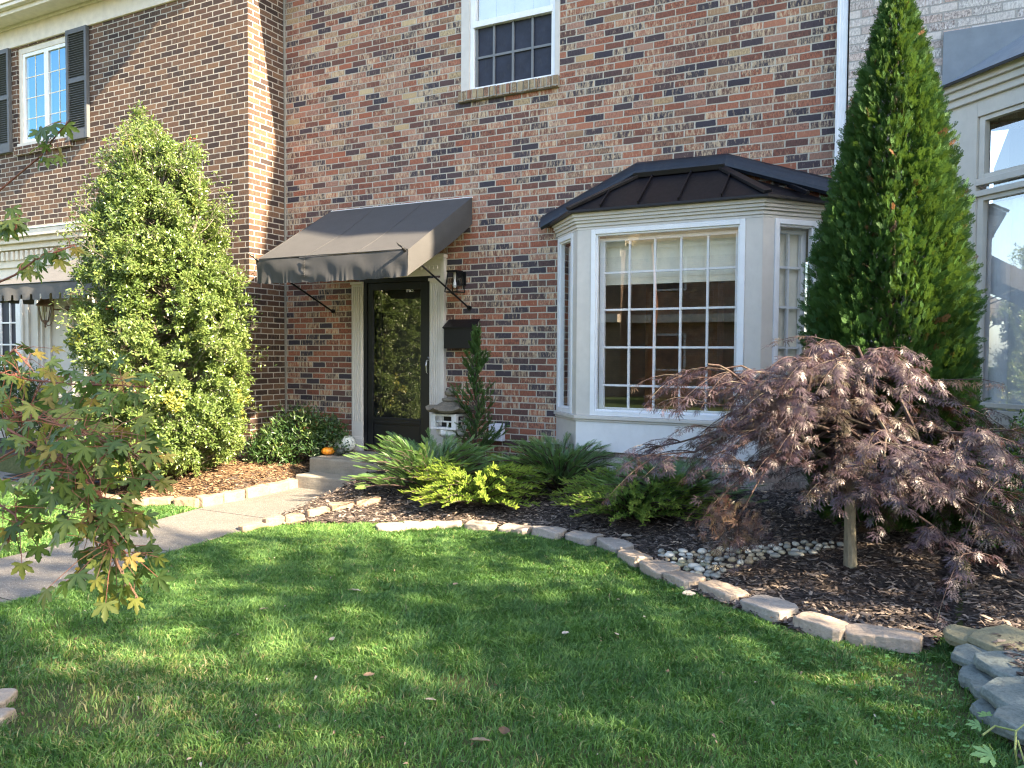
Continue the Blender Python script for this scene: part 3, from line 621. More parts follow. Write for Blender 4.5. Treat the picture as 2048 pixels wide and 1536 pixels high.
pc = MB(); pc.box(-15, -9.85, LY-.10, LY+.1, 2.66, 2.9); pc.box(-15, -9.8, LY-.16, LY, 2.9, 2.98); pc.box(-15, -9.78, LY-.22, LY, 2.98, 3.05); pc.box(-15, -9.75, LY-.27, LY, 3.05, 3.14); pc.box(-15, -9.85, LY-.11, LY, 2.50, 2.52)
pc.box(-15, -9.85, LY-.07, LY+.1, 2.30, 2.66)
for i in range(44): x = -14.9+i*.115; pc.box(x, x+.06, LY-.14, LY-.10, 2.76, 2.885)
PC = pc.build('porch_front', M['trim_cream'], LH, bevel=.004)
vf = MB(); vf.hexa([(-15, LY-.28, 3.142), (-9.74, LY-.28, 3.142), (-9.74, LY, 3.142), (-15, LY, 3.142), (-15, LY-.28, 3.15), (-9.74, LY-.28, 3.15), (-9.74, LY, 3.24), (-15, LY, 3.24)]); vf.build('cornice_flashing', M['verdigris'], PC)
pw = MB(); pw.box(-11.50, -9.9, LY-.04, LY+.1, .85, 2.30); pw.box(-15, -9.9, LY-.02, LY+.1, .0, .85)
for x in (-11.44, -11.30, -11.08, -10.98, -10.80, -10.30, -10.05): pw.box(x-.018, x+.018, LY-.07, LY-.04, .9, 2.30)
pw.box(-11.55, -9.88, LY-.10, LY, .82, .86); pw.box(-11.0, -10.5, LY-.045, LY, .15, .75)
pw.build('wall_panels', M['trim'], PC, bevel=.003)
wd = MB(); wd.box(-11.62, -11.50, LY-.05, LY+.1, .6, 2.30); wd.box(-13.2, -11.62, LY-.03, LY+.1, 2.2, 2.30); pane_grid(wd, -13.0, -11.62, .6, 2.2, 6, 5, LY, .022, .02); wd.build('window_frame', M['trim_white'], PC)
wg = MB(); wg.box(-13.0, -11.62, LY+.022, LY+.026, .6, 2.2); wg.box(-13.0, -11.62, LY+.05, LY+.055, 1.2, 2.2); wg.build('window_pane', M['screen'], PC)

# ------------------------------------------------------------------ awnings
def awning_main():
    t = thing('awning', 'charcoal canvas awning on two spear tipped poles over the black front door', 'awning', (-5.33, D, 2.4))
    x0, x1 = -6.31, -4.35; W0 = (D-.02, 3.155); W1 = (6.2, 2.45)
    nu, nv = 56, 26; R = rs(3)
    def topz(u, v):
        y = W0[0]+(W1[0]-W0[0])*v; z = W0[1]+(W1[1]-W0[1])*v
        return y, z-.035*math.sin(math.pi*v)*(.35+.65*math.sin(math.pi*u))+.006*math.sin(u*9+v*4)*math.sin(math.pi*v)
    vs = []; fs = []
    for j in range(nv+1):
        for i in range(nu+1):
            u, v = i/nu, j/nv; y, z = topz(u, v); vs.append((x0+(x1-x0)*u, y, z))
    for j in range(nv):
        for i in range(nu): a = j*(nu+1)+i; fs.append((a, a+1, a+nu+2, a+nu+1))
    m = MB(); m.add(vs, fs)
    # front valance, gathered along its hem
    nj = 14; vs = []; fs = []; nu2 = 160
    for j in range(nj+1):
        v = j/nj
        for i in range(nu2+1):
            u = i/nu2; x = x0+(x1-x0)*u
            edge = math.exp(-u*7)+math.exp(-(1-u)*7); seam = math.exp(-((u-.345)/.035)**2)
            wv = (.007*math.sin(u*150+math.sin(u*23)*5+math.sin(u*61)*2)*(v**4)*(.2+edge+.5*max(0, math.sin(u*13)))+.012*math.sin(v*5-u*14+math.sin(u*31))*v*(1-v*.4)+.012*math.sin(u*17+1.2*v)*v+.022*edge*math.sin(v*3.1+u*26)*v+seam*.006*math.sin(v*16))
            vs.append((x, 6.2-.006+wv-.03*v*(1-edge*.5)+.03*v*v, 2.45-.255*v-.012*math.sin(u*math.pi)+.004*math.sin(u*60)*v))
    for j in range(nj):
        for i in range(nu2): a = j*(nu2+1)+i; fs.append((a, a+1, a+nu2+2, a+nu2+1))
    m.add(vs, fs)
    for x, sg in ((x0, -1), (x1, 1)):
        vs = []; fs = []; n1, n2 = 30, 8
        for j in range(n2+1):
            for i in range(n1+1):
                u = i/n1; v = j/n2; y = W0[0]+(W1[0]-W0[0])*u; zt = W0[1]+(W1[1]-W0[1])*u
                drop = .285-.035*u+.02*math.sin(math.pi*u); vs.append((x+sg*(.001+.012*math.sin(u*5+.6)*v+.014*math.sin(v*3)*(1-u)*u*4), y, zt-drop*v))
        for j in range(n2):
            for i in range(n1): a = j*(n1+1)+i; fs.append((a, a+1, a+n1+2, a+n1+1))
        m.add(vs, fs)
    c = m.build('canopy', M['canvas'], t, smooth=True)
    se = MB(); 
    for u in (.345, .68):
        se.tube([Vector((x0+(x1-x0)*u, topz(u, v)[0], topz(u, v)[1]+.002)) for v in [k/16 for k in range(17)]], .0022, 5)
    se.tube([(x0+(x1-x0)*u, 6.195, 2.455-.0+.001*math.sin(u*30)) for u in [k/20 for k in range(21)]], .005, 6)
    for i in range(12): se.box(x0+(x1-x0)*.345-.012, x0+(x1-x0)*.345+.012, 6.175, 6.182, 2.42-.016*i, 2.424-.016*i)
    se.build('seam', M['canvas'], c)
    rl = MB(); rl.box(x0, x1, D-.016, D, 3.153, 3.164); rl.build('wall_rail', M['trim_white'], t)
    for x in (x0+.03, x1-.03):
        p = MB(); a = Vector((x, D-.03, 1.965)); c2 = Vector((x, 6.2, 2.44)); d = (c2-a).normalized(); e = c2+d*.16
        p.tube([a, a+d*.03, c2+d*.02], .0105, 8); p.tube([a+Vector((0, .03, 0)), a], .024, 10); p.tube([a+d*.34, a+d*.36], .014, 8)
        p.tube([c2-d*.01, c2+d*.01, c2+d*.03, c2+d*.035, c2+d*.05, c2+d*.06], [.012, .018, .011, .016, .011, .006], 8)
        p.build('pole', M['black_metal'], t)
        q = MB(); s = d.cross(Vector((1, 0, 0))); 
        q.hexa([c2+d*.055+Vector((-.004, 0, 0))-s*.002, c2+d*.055+Vector((.004, 0, 0))-s*.002, c2+d*.1+Vector((.018, 0, 0))-s*.002, c2+d*.1-Vector((.018, 0, 0))-s*.002,
                c2+d*.055+Vector((-.004, 0, 0))+s*.002, c2+d*.055+Vector((.004, 0, 0))+s*.002, c2+d*.1+Vector((.018, 0, 0))+s*.002, c2+d*.1-Vector((.018, 0, 0))+s*.002])
        q.hexa([c2+d*.1+Vector((-.018, 0, 0))-s*.002, c2+d*.1+Vector((.018, 0, 0))-s*.002, e+Vector((.001, 0, 0)), e-Vector((.001, 0, 0)),
                c2+d*.1+Vector((-.018, 0, 0))+s*.002, c2+d*.1+Vector((.018, 0, 0))+s*.002, e+Vector((.001, .001, .001)), e-Vector((.001, -.001, -.001))])
        q.build('spear_tip', M['chrome'], t)
awning_main()
def awning_left():
    t = thing('awning', 'grey awning with scalloped valance on the brown townhouse at the left', 'awning', (-10.9, LY, 2.3))
    yf = 6.02; a = onY(-30, 575, yf); b = onY(122, 563, yf); zf = b.z
    xl, xr = a.x, b.x+.75; wl = onY(180, 513, LY-.13)
    m = MB(); n = 20
    L0 = Vector((xl, yf, zf)); R_ = Vector((xr, yf, zf)); Wl = Vector((xl+.95, LY-.13, wl.z)); Wr = Vector((xr-.35, LY-.13, wl.z)); BL = Vector((xl, LY-.13, zf)); BR = Vector((xr, LY-.13, zf))
    def patch(p, q, r, s, n=10, sag=.02):
        vs = []; fs = []
        for j in range(n+1):
            for i in range(n+1):
                u, v = i/n, j/n; A1 = p.lerp(q, u); B1 = s.lerp(r, u); c = A1.lerp(B1, v); c.z -= sag*math.sin(math.pi*v); vs.append(c)
        for j in range(n):
            for i in range(n): k = j*(n+1)+i; fs.append((k, k+1, k+n+2, k+n+1))
        m.add(vs, fs)
    patch(L0, R_, Wr, Wl); patch(BL, L0, Wl, Wl); patch(R_, BR, Wr, Wr)
    def val(p, q, k):
        L = (q-p).length; nn = int(L/.006); vs = []; fs = []; t_ = (q-p)/nn; nrm = Vector((t_.y, -t_.x, 0)).normalized()
        for i in range(nn+1):
            s = i/nn*L; ph = (s/.20) % 1; dz = .165+(.035 if .12 < ph < .9 else -.03)+.008*math.sin(ph*math.pi)
            w_ = nrm*(.006*math.sin(s*16)); vs += [p+t_*i, p+t_*i+w_-Vector((0, 0, .12)), p+t_*i+w_*1.3-Vector((0, 0, dz))]
        for i in range(nn):
            for r in (0, 1): fs.append((i*3+r, i*3+r+1, i*3+4+r, i*3+3+r))
        m.add(vs, fs)
    val(L0, R_, 0); val(R_, BR, 0); val(BL, L0, 0)
    m.build('canopy', M['canvas_grey'], t, smooth=False)
    f = MB(); f.tube([L0, R_], .008, 6); f.tube([R_, BR], .008, 6); f.tube([R_-Vector((.02, 0, 0)), Vector((xr-.02, LY-.04, 1.75))], .009, 6); f.build('pole', M['black_metal'], t)
awning_left()

# ------------------------------------------------------------------ wall lights, mailbox, vent
def box_lantern():
    p = onY(921, 566, D); t = thing('wall_lantern', 'black box lantern with clear glass on the brick wall right of the door', 'wall lantern', (p.x, D, p.z))
    x, y, z = p.x, D-.12, p.z; m = MB(); zt, zb = z+.105, z-.115
    tw, bw = .055, .082
    def ring(z0, w_, h, th): 
        m.box(x-w_, x+w_, y-w_, y-w_+th, z0, z0+h); m.box(x-w_, x+w_, y+w_-th, y+w_, z0, z0+h); m.box(x-w_, x-w_+th, y-w_+th, y+w_-th, z0, z0+h); m.box(x+w_-th, x+w_, y-w_+th, y+w_-th, z0, z0+h)
    m.box(x-tw-.01, x+tw+.01, y-tw-.01, y+tw+.01, zt, zt+.018); m.hexa([(x-bw, y-bw, zb), (x+bw, y-bw, zb), (x+bw, y+bw, zb), (x-bw, y+bw, zb), (x-bw, y-bw, zb+.01), (x+bw, y-bw, zb+.01), (x+bw, y+bw, zb+.01), (x-bw, y+bw, zb+.01)])
    for i, j in ((-1, -1), (1, -1), (1, 1), (-1, 1)): m.beam((x+i*bw*.95, y+j*bw*.95, zb+.01), (x+i*tw*.95, y+j*tw*.95, zt), .009, .009, (0, 1, 0))
    m.box(x-.03, x+.075, D-.02, D, z-.03, z+.12); m.box(x-.012, x+.012, y+tw, D-.02, z+.07, z+.10)
    m.build('frame', M['black_metal'], t)
    g = MB()
    for i, j, k, l in ((-1, -1, 1, -1), (1, -1, 1, 1), (-1, -1, -1, 1)):
        g.add([(x+i*bw*.93, y+j*bw*.93, zb+.012), (x+k*bw*.93, y+l*bw*.93, zb+.012), (x+k*tw*.93, y+l*tw*.93, zt), (x+i*tw*.93, y+j*tw*.93, zt)], [(0, 1, 2, 3)])
    g.build('glass', M['glass'], t)
    b = MB(); b.lathe((x, y, z-.03), [(.0, -.04), (.014, -.03), (.022, -.005), (.018, .02), (.011, .04), (.011, .06), (.0, .06)], 14); b.build('bulb', M['drape'], t, smooth=True)
    b = MB(); b.tube([(x, y, zt), (x, y, z+.03)], .015, 10); b.build('socket', M['trim'], t)
box_lantern()
def carriage_lantern():
    p = onY(90, 622, 6.55); t = thing('wall_lantern', 'copper carriage lantern hanging beside the grey scalloped awning', 'wall lantern', (p.x, LY, p.z))
    x, y, z = p.x, 6.55, p.z; s = .95
    m = MB(); m.lathe((x, y, z+.02), [(.0, .24*s), (.012, .235*s), (.018, .21*s), (.008, .20*s), (.012, .19*s), (.04*s, .18*s), (.052*s, .16*s), (.06*s, .13*s), (.085*s, .10*s), (.10*s, .08*s), (.115*s, .062*s), (.115*s, .05*s), (.095*s, .045*s), (0, .045*s)], 20)
    m.lathe((x, y, z), [(.0, -.24*s), (.008, -.235*s), (.014, -.215*s), (.007, -.20*s), (.010, -.19*s), (.02, -.17*s), (.05*s, -.145*s), (.05*s, -.135*s), (0, -.13*s)], 14)
    m.tube([(x, y, z-.2), (x, y, z+.06)], .003, 5)
    m.build('cap', M['copper'], t, smooth=True)
    c = MB(); R = [(.045, -.15), (.062, -.08), (.078, -.01), (.09, .05), (.094, .066)]
    for k in range(6):
        a = k*math.pi/3+.3; c.tube([(x+r*s*math.cos(a), y+r*s*math.sin(a), z+h*s) for r, h in R], .0055, 5)
    c.build('cage', M['copper'], t)
    gl = MB(); gl.lathe((x, y, z), [(r*.94*s, h*s) for r, h in R], 18); gl.build('glass', M['glass'], t, smooth=True)
    b = MB()
    for k in range(3): a = k*2.1; b.tube([(x+.018*math.cos(a), y+.018*math.sin(a), z-.12), (x+.018*math.cos(a), y+.018*math.sin(a), z-.01)], .009, 8)
    b.build('candle', M['drape'], t)
    h = MB(); xb = x+.16; h.tube([(x+.02, y, z-.17), (x+.05, y, z-.20), (xb-.04, y, z-.19), (xb, y+.01, z-.13), (xb, y+.02, z+.2)], .007, 6)
    h.tube([(xb, y+.015, z+.02), (xb, LY-.05, z+.02)], .012, 8); h.tube([(xb, LY-.07, z+.03), (xb, LY-.045, z+.03)], .05, 14); h.build('bracket', M['copper'], t)
carriage_lantern()
t = thing('mailbox', 'black metal mailbox with slanted lid on the brick wall beside the door', 'mailbox', (-4.52, D, 1.68))
x0, x1 = onY(889, 670, D-.09).x, onY(889, 670, D-.09).x+.40; b = MB(); b.box(x0+.01, x1-.01, D-.12, D-.003, 1.52, 1.745); b.build('body', M['black_metal'], t, bevel=.004)
b = MB(); b.hexa([(x0, D-.14, 1.74), (x1, D-.14, 1.74), (x1, D-.002, 1.83), (x0, D-.002, 1.83), (x0, D-.14, 1.75), (x1, D-.14, 1.75), (x1, D-.002, 1.842), (x0, D-.002, 1.842)])
b.hexa([(x0+.004, D-.135, 1.735), (x0+.012, D-.135, 1.735), (x0+.012, D-.003, 1.735), (x0+.004, D-.003, 1.735), (x0+.004, D-.135, 1.745), (x0+.012, D-.135, 1.745), (x0+.012, D-.003, 1.83), (x0+.004, D-.003, 1.83)]); b.build('lid', M['black_metal'], t, bevel=.003)
p = onY(991, 864, D-.05); t = thing('wall_vent', 'white plastic louvred vent cover low on the brick wall', 'vent', (p.x, D, p.z)); x, z = p.x, p.z
b = MB(); b.hexa([(x-.085, D-.07, z-.095), (x+.085, D-.07, z-.095), (x+.095, D-.002, z-.10), (x-.095, D-.002, z-.10), (x-.085, D-.055, z+.07), (x+.085, D-.055, z+.07), (x+.095, D-.002, z+.095), (x-.095, D-.002, z+.095)]); b.build('hood', M['plastic_white'], t, bevel=.01)
for i in range(3):
    b = MB(); q = z+.035-i*.05; b.hexa([(x-.06, D-.088, q-.022), (x+.06, D-.088, q-.022), (x+.06, D-.06, q-.022), (x-.06, D-.06, q-.022), (x-.06, D-.066, q+.02), (x+.06, D-.066, q+.02), (x+.06, D-.05, q+.02), (x-.06, D-.05, q+.02)]); b.build('louvre', M['plastic_white'], t, bevel=.002)

# ------------------------------------------------------------------ steps
def rough_box(name, x0, x1, y0, y1, z0, z1, mat, parent, amp=.006, seed=0, bev=.02):
    b = MB(); b.box(x0, x1, y0, y1, z0, z1); o = b.build(name, mat, parent, bevel=0)
    m = o.modifiers.new('b', 'BEVEL'); m.width = bev; m.segments = 3
    m = o.modifiers.new('s', 'SUBSURF'); m.subdivision_type = 'SIMPLE'; m.levels = m.render_levels = 4
    tx = bpy.data.textures.new('chips', 'CLOUDS'); tx.noise_scale = .11; tx.noise_depth = 4
    m = o.modifiers.new('d', 'DISPLACE'); m.texture = tx; m.strength = amp*2; m.mid_level = .5; m.texture_coords = 'GLOBAL'; return o
t = thing('steps', 'two weathered concrete steps leading up to the black front door', 'steps', (-5.3, 6.9, 0))
rough_box('landing', -5.97, -4.4, 6.62, D-.002, -.1, .31, M['concrete'], t, .008); rough_box('tread', -5.95, -4.55, 6.38, 6.66, -.1, .155, M['concrete'], t, .008)

# ------------------------------------------------------------------ pumpkins
def pumpkin(px, py, zt, rad, hgt, ribs, label, mat, stemmat, seed):
    p = onZ(px, py, zt); t = thing('pumpkin', label, 'pumpkin', p, 'pumpkins on the top step'); R = rs(seed)
    n, k = ribs*8, 18; vs = []; fs = []
    for j in range(k+1):
        ph = math.pi*j/k
        for i in range(n):
            th = 2*math.pi*i/n; rib = 1-.075*(1-abs(math.sin(th*ribs/2)))**1.6*math.sin(ph)**.5
            r = rad*(math.sin(ph)**.75)*rib*(1+.03*math.sin(th+seed)); z = hgt/2*(math.cos(ph)); z -= .22*hgt*math.exp(-(r/rad/.28)**2)*(1 if j < k/2 else -.7)
            vs.append((p.x+r*math.cos(th), p.y+r*math.sin(th), p.z+hgt*.47+z))
    for j in range(k):
        for i in range(n): fs.append((j*n+i, (j+1)*n+i, (j+1)*n+(i+1) % n, j*n+(i+1) % n))
    m = MB(); m.add(vs, fs); m.build('body', mat, t, smooth=True)
    s = MB(); c = p+Vector((0, 0, hgt*.80)); s.tube([c, c+Vector((0, 0, hgt*.1)), c+Vector((rad*.08, 0, hgt*.2)), c+Vector((rad*.2, -.01, hgt*.26))], [rad*.16, rad*.09, rad*.08, rad*.10], 8); s.build('stem', stemmat, t)
M['pk_o'] = paint('orange_pumpkin', (.78, .27, .02), .4, .12, dirty=.02); M['pk_g'] = paint('dark_green_pumpkin', (.035, .042, .03), .45, .5, dirty=.05); M['pk_w'] = paint('pale_pumpkin', (.78, .80, .70), .45, .03, dirty=.0); M['stem'] = bark('pumpkin_stem', (.2, .16, .08), (.38, .32, .18))
pumpkin(689, 903, .318, .125, .20, 10, 'large pale white pumpkin on the top step', M['pk_w'], M['stem'], 1)
pumpkin(656, 909, .318, .074, .087, 9, 'small orange pumpkin on the top step', M['pk_o'], M['stem'], 2)
pumpkin(681, 910, .318, .058, .082, 9, 'small dark green pumpkin between the orange and the white one', M['pk_g'], M['stem'], 4)

# ------------------------------------------------------------------ pagoda lantern
def pagoda():
    p = onY(905, 905, 7.0); x, y = p.x-.02, 7.0; t = thing('pagoda_lantern', 'white stone pagoda garden lantern with mossy roof beside the front door', 'garden lantern', (x, y, .28)); z0 = .28
    z = lambda py: onY(905, py, 7.0).z
    def prism(mb, w0, w1, a, c, n=4, rot=math.pi/4): mb.add([(x+w_*math.cos(rot+2*math.pi*k/n), y+w_*math.sin(rot+2*math.pi*k/n), h) for w_, h in ((w0, a), (w1, c)) for k in range(n)], [tuple(range(n))[::-1], tuple(range(n, 2*n))]+[(k, (k+1) % n, n+(k+1) % n, n+k) for k in range(n)])
    zr, zl, zm = z(826), z(857), z(872); r6 = .35
    m = MB(); prism(m, .13, .09, z0-.05, z0+.07, 6, r6); prism(m, .065, .065, z0+.07, zm-.01, 10); m.build('pedestal', M['stone_white'], t, bevel=.008)
    m = MB(); prism(m, .10, .155, zm-.012, zm+.02, 6, r6); prism(m, .155, .16, zm+.02, zl, 6, r6); m.build('platform', M['stone_white'], t, bevel=.01)
    m = MB(); hw = .125
    for i, j in ((-1, -1), (1, -1), (1, 1), (-1, 1)): m.box(x+i*hw-.028, x+i*hw+.028, y+j*hw-.028, y+j*hw+.028, zl, zr)
    m.box(x-hw-.03, x+hw+.03, y-hw-.03, y+hw+.03, zl-.002, zl+.022); m.box(x-hw-.03, x+hw+.03, y-hw-.03, y+hw+.03, zr-.026, zr-.003)
    zc = (zl+zr)/2
    for s in (-1,):
        m.box(x-hw, x+hw, y-hw-.012, y-hw+.008, zc-.008, zc+.008); m.box(x-.03, x-.012, y-hw-.012, y-hw+.008, zc, zr-.02); m.box(x+.03, x+.05, y-hw-.012, y-hw+.008, zl+.02, zc)
    m.box(x+hw-.008, x+hw+.012, y-hw, y+hw, zc-.008, zc+.008)
    m.build('fire_box', M['stone_white'], t, bevel=.006)
    m = MB(); m.box(x-.07, x+.07, y-.07, y+.07, zl, zr-.01); m.build('core', M['black'], t)
    zt = z(808); zf = z(800)
    vs = []; fs = []; n = 6; R_ = [(.10, zr-.005), (.25, zr+.012), (.275, zr+.035), (.235, zr+.055), (.15, zr+.085), (.10, zt+.02), (.085, zt+.03)]
    for r, h in R_:
        for k in range(n*4):
            a = r6+2*math.pi*k/(n*4); cz = abs(((k/4) % 1)-.5)*2; rr = r*(1-.10*(1-cz)*(r > .12)); up_ = .03*(cz**3)*(r > .22)
            vs.append((x+rr*math.cos(a), y+rr*math.sin(a), h+up_))
    for j in range(len(R_)-1):
        for k in range(n*4): fs.append((j*n*4+k, j*n*4+(k+1) % (n*4), (j+1)*n*4+(k+1) % (n*4), (j+1)*n*4+k))
    m = MB(); m.add(vs, fs); m.lathe((x, y, 0), [(.085, zt+.03), (.10, zt+.04), (.095, zt+.06), (.05, zt+.066), (.04, zt+.08), (.065, zt+.10), (.07, zt+.125), (.04, zt+.155), (.01, zt+.185), (0, zt+.19)], 18)
    m.build('roof', M['stone_roof'], t, smooth=False)
pagoda()

# ------------------------------------------------------------------ edging stones, pebbles, flagstones
ORD = ['first', 'second', 'third', 'fourth', 'fifth', 'sixth', 'seventh', 'eighth', 'ninth', 'tenth', 'eleventh', 'twelfth', 'thirteenth', 'fourteenth', 'fifteenth', 'sixteenth', 'seventeenth', 'eighteenth', 'nineteenth', 'twentieth']
def stone(name, c, L, W, Ht, ang, mat, label, cat, group, seed, tilt=(0, 0), taper=.88, rough=.012, pw=6.0):
    R = rs(seed); n, lv = 28, 7; vs = []; fs = []
    jit = [R.uniform(-1, 1, 4) for _ in range(3)]
    for j in range(lv+1):
        v = j/lv; 
        if v < .6: zz = Ht*(-.6+1.35*v/.6); k = 1
        else:
            q = (v-.6)/.4; zz = Ht*(.75+.25*math.sin(q*math.pi/2)); k = 1-(1-math.cos(q*math.pi/2))*.12 if j < lv else .80
        for i in range(n):
            a = 2*math.pi*i/n; ca, sa = math.cos(a), math.sin(a); r = (abs(ca)**pw+abs(sa)**pw)**(-1/pw)
            rr = r*(1+rough*4*(.3*math.sin(2*a+jit[0][0]*3)+.3*math.sin(3*a+jit[0][1]*3)+.2*math.sin(5*a+jit[0][2]*3)))
            x = rr*ca*L/2*k; y = rr*sa*W/2*k*(1-(1-taper)*ca); vs.append((x, y, zz+(rough*.5*math.sin(a*2+jit[1][0]*3) if j > 3 else 0)))
    for j in range(lv):
        for i in range(n): fs.append((j*n+i, j*n+(i+1) % n, (j+1)*n+(i+1) % n, (j+1)*n+i))
    fs.append(tuple(lv*n+i for i in range(n)))
    me_o = MB(); Rm = Matrix.Rotation(ang, 3, 'Z') @ Matrix.Rotation(tilt[0], 3, 'X') @ Matrix.Rotation(tilt[1], 3, 'Y')
    me_o.add([Rm @ Vector(v)+Vector(c) for v in vs], fs); o = me_o.build(name, mat, None, smooth=False, origin=tuple(c))
    m = o.modifiers.new('s', 'SUBSURF'); m.subdivision_type = 'SIMPLE'; m.levels = m.render_levels = 2
    tx = bpy.data.textures.new('wear', 'CLOUDS'); tx.noise_scale = .045; tx.noise_depth = 5; m = o.modifiers.new('d', 'DISPLACE'); m.texture = tx; m.strength = .011; m.texture_coords = 'GLOBAL'
    return tag(o, label, cat, group)
row = [(1766, 1272, 190), (1642, 1248, 190), (1537, 1213, 165), (1443, 1181, 140), (1367, 1157, 120), (1318, 1136, 125), (1268, 1113, 110), (1228, 1089, 90), (1168, 1074, 85), (1098, 1062, 85), (1032, 1054, 80), (962, 1049, 90), (892, 1049, 70), (838, 1051, 50), (785, 1054, 55)]
pts = [onG(a, b, .03) for a, b, c in row]
for i, (p, (a, b, wpx)) in enumerate(zip(pts, row)):
    q0 = pts[max(i-1, 0)]; q1 = pts[min(i+1, len(pts)-1)]; d = q1-q0; ang = math.atan2(d.y, d.x)
    if i == 0: ang = math.atan2((pts[1]-pts[0]).y, (pts[1]-pts[0]).x)+.12
    L = -.035+max(.30, ((pts[i]-pts[max(i-1, 0)]).length+(pts[min(i+1, len(pts)-1)]-pts[i]).length)/(2 if 0 < i < len(pts)-1 else 1)-.015)
    if i == 0: L = .35
    sd = 'weathered grey' if i in (2, 7, 8, 9) else ('mossy tan' if i in (4, 5, 6) else 'tan')
    stone('edging_stone', (p.x, p.y, Hf(p.x, p.y)+.012), min(L, .40), .165+.012*(i % 3), .042, ang, M['paver_grey'] if 'grey' in sd else M['paver'],
          f'{sd} stone, {ORD[i]} from the right end of the curved lawn edging', 'edging stone', 'edging stones along the curved lawn edge', 20+i, tilt=(.05*math.sin(i*2.3), .04*math.cos(i*3.1)))
row2 = [(735, 1004), (682, 1014), (634, 1026), (590, 1039), (548, 1047), (505, 1057)]
for i, (a, b) in enumerate(row2):
    p = onG(a, b, .02); q = onG(*row2[min(i+1, 5)], .02) if i < 5 else onG(*row2[4], .02); L = (q-p).length; ang = math.atan2((q-p).y, (q-p).x)
    stone('edging_stone', (p.x-.0, p.y, Hf(p.x, p.y)+.015), L-.01 if i < 5 else .22, .10, .045, ang, M['paver_sunlit'], f'narrow tan edging stone, {ORD[i]} from the steps, right of the path', 'edging stone', 'edging stones along the right side of the path', 60+i)
row3 = [(590, 972), (553, 981), (512, 990), (464, 1000), (420, 1009)]
for i, (a, b) in enumerate(row3):
    p = onG(a, b, .0); q = onG(*row3[i+1], .0) if i < 4 else onG(*row3[3], .0); L = (q-p).length; ang = math.atan2((q-p).y, (q-p).x)
    stone('edging_stone', (p.x, p.y, .035), min(L-.008, .34), .11, .075, ang, M['paver_sunlit'], f'sunlit tan edging stone, {ORD[i]} from the steps, left of the path', 'edging stone', 'edging stones along the left side of the path', 80+i)
row4 = [(377, 1014), (322, 1012), (272, 1013), (222, 1010), (176, 1000), (130, 992)]
for i, (a, b) in enumerate(row4):
    p = onG(a, b, .0); q = onG(*row4[i+1], .0) if i < 5 else onG(*row4[4], .0); L = (q-p).length; ang = math.atan2((q-p).y, (q-p).x)
    stone('edging_stone', (p.x, p.y, .03), min(L-.008, .36), .12, .055, ang, M['paver_sunlit'], f'tan edging stone, {ORD[i]} from the path in the row in front of the holly', 'edging stone', 'edging stones in front of the holly', 100+i)
for i, (a, b, lb) in enumerate(((-5, 1398, 'upper of the two tan edging stones at the lower left corner of the lawn'), (-8, 1432, 'lower of the two tan edging stones at the lower left corner of the lawn'))):
    p = onG(a, b, .03); stone('edging_stone', (p.x-.03, p.y, -.005), .15, .12, .045, .5, M['paver'], lb, 'edging stone', 'edging stones around the foreground maple', 120+i)
# pebbles
R = rs(11); PM = [paint('pebble_%s' % n, c, .6, .22, dirty=.25) for n, c in (('grey', (.26, .265, .24)), ('white', (.55, .535, .47)), ('tan', (.33, .27, .18)), ('green', (.22, .225, .155)), ('cream', (.47, .41, .29)))]
def pebble(p, s, k, lb, gr):
    vs = []; fs = []; n, m = 12, 7; R2 = rs(k); a, b, c = s*R2.uniform(.8, 1.3), s*R2.uniform(.65, .95), s*R2.uniform(.42, .65); an = R2.uniform(0, 3.14); j1 = R2.uniform(0, 6, 3)
    for j in range(m+1):
        ph = math.pi*j/m
        for i in range(n):
            th = 2*math.pi*i/n; r = 1+.10*math.sin(2*th+j1[0])*math.sin(ph)+.06*math.sin(3*th+j1[1]); x, y, z = a*r*math.sin(ph)*math.cos(th), b*r*math.sin(ph)*math.sin(th), c*math.cos(ph)
            vs.append((p[0]+x*math.cos(an)-y*math.sin(an), p[1]+x*math.sin(an)+y*math.cos(an), p[2]+z))
    for j in range(m):
        for i in range(n): fs.append((j*n+i, (j+1)*n+i, (j+1)*n+(i+1) % n, j*n+(i+1) % n))
    q = MB(); q.add(vs, fs); return tag(q.build('pebble', PM[R2.choice(5, p=[.28, .28, .17, .12, .15])], None, smooth=True, origin=p), lb, 'pebble', gr)
done = []; poly = [(1312, 1108), (1395, 1108), (1500, 1100), (1620, 1088), (1700, 1095), (1620, 1112), (1520, 1122), (1450, 1148), (1412, 1168), (1380, 1148), (1340, 1132)]
def inpoly(x, y, P):
    c = False; j = len(P)-1
    for i in range(len(P)):
        if (P[i][1] > y) != (P[j][1] > y) and x < (P[j][0]-P[i][0])*(y-P[i][1])/(P[j][1]-P[i][1])+P[i][0]: c = not c
        j = i
    return c
wp = [(q.x, q.y) for q in (onG(a, b) for a, b in poly)]
xs = [a for a, b in wp]; ysp = [b for a, b in wp]; cnt = 0
for _ in range(9000):
    x, y = R.uniform(min(xs), max(xs)), R.uniform(min(ysp), max(ysp)); s = R.uniform(.020, .040)
    if inpoly(x, y, wp) and all((x-a)**2+(y-b)**2 > (.82*(s+c))**2 for a, b, c in done):
        done.append((x, y, s)); pebble((x, y, Hf(x, y)+.012+s*.25), s, 300+cnt, 'smooth river pebble in the small pebble bed behind the curved edging stones', 'river pebbles'); cnt += 1
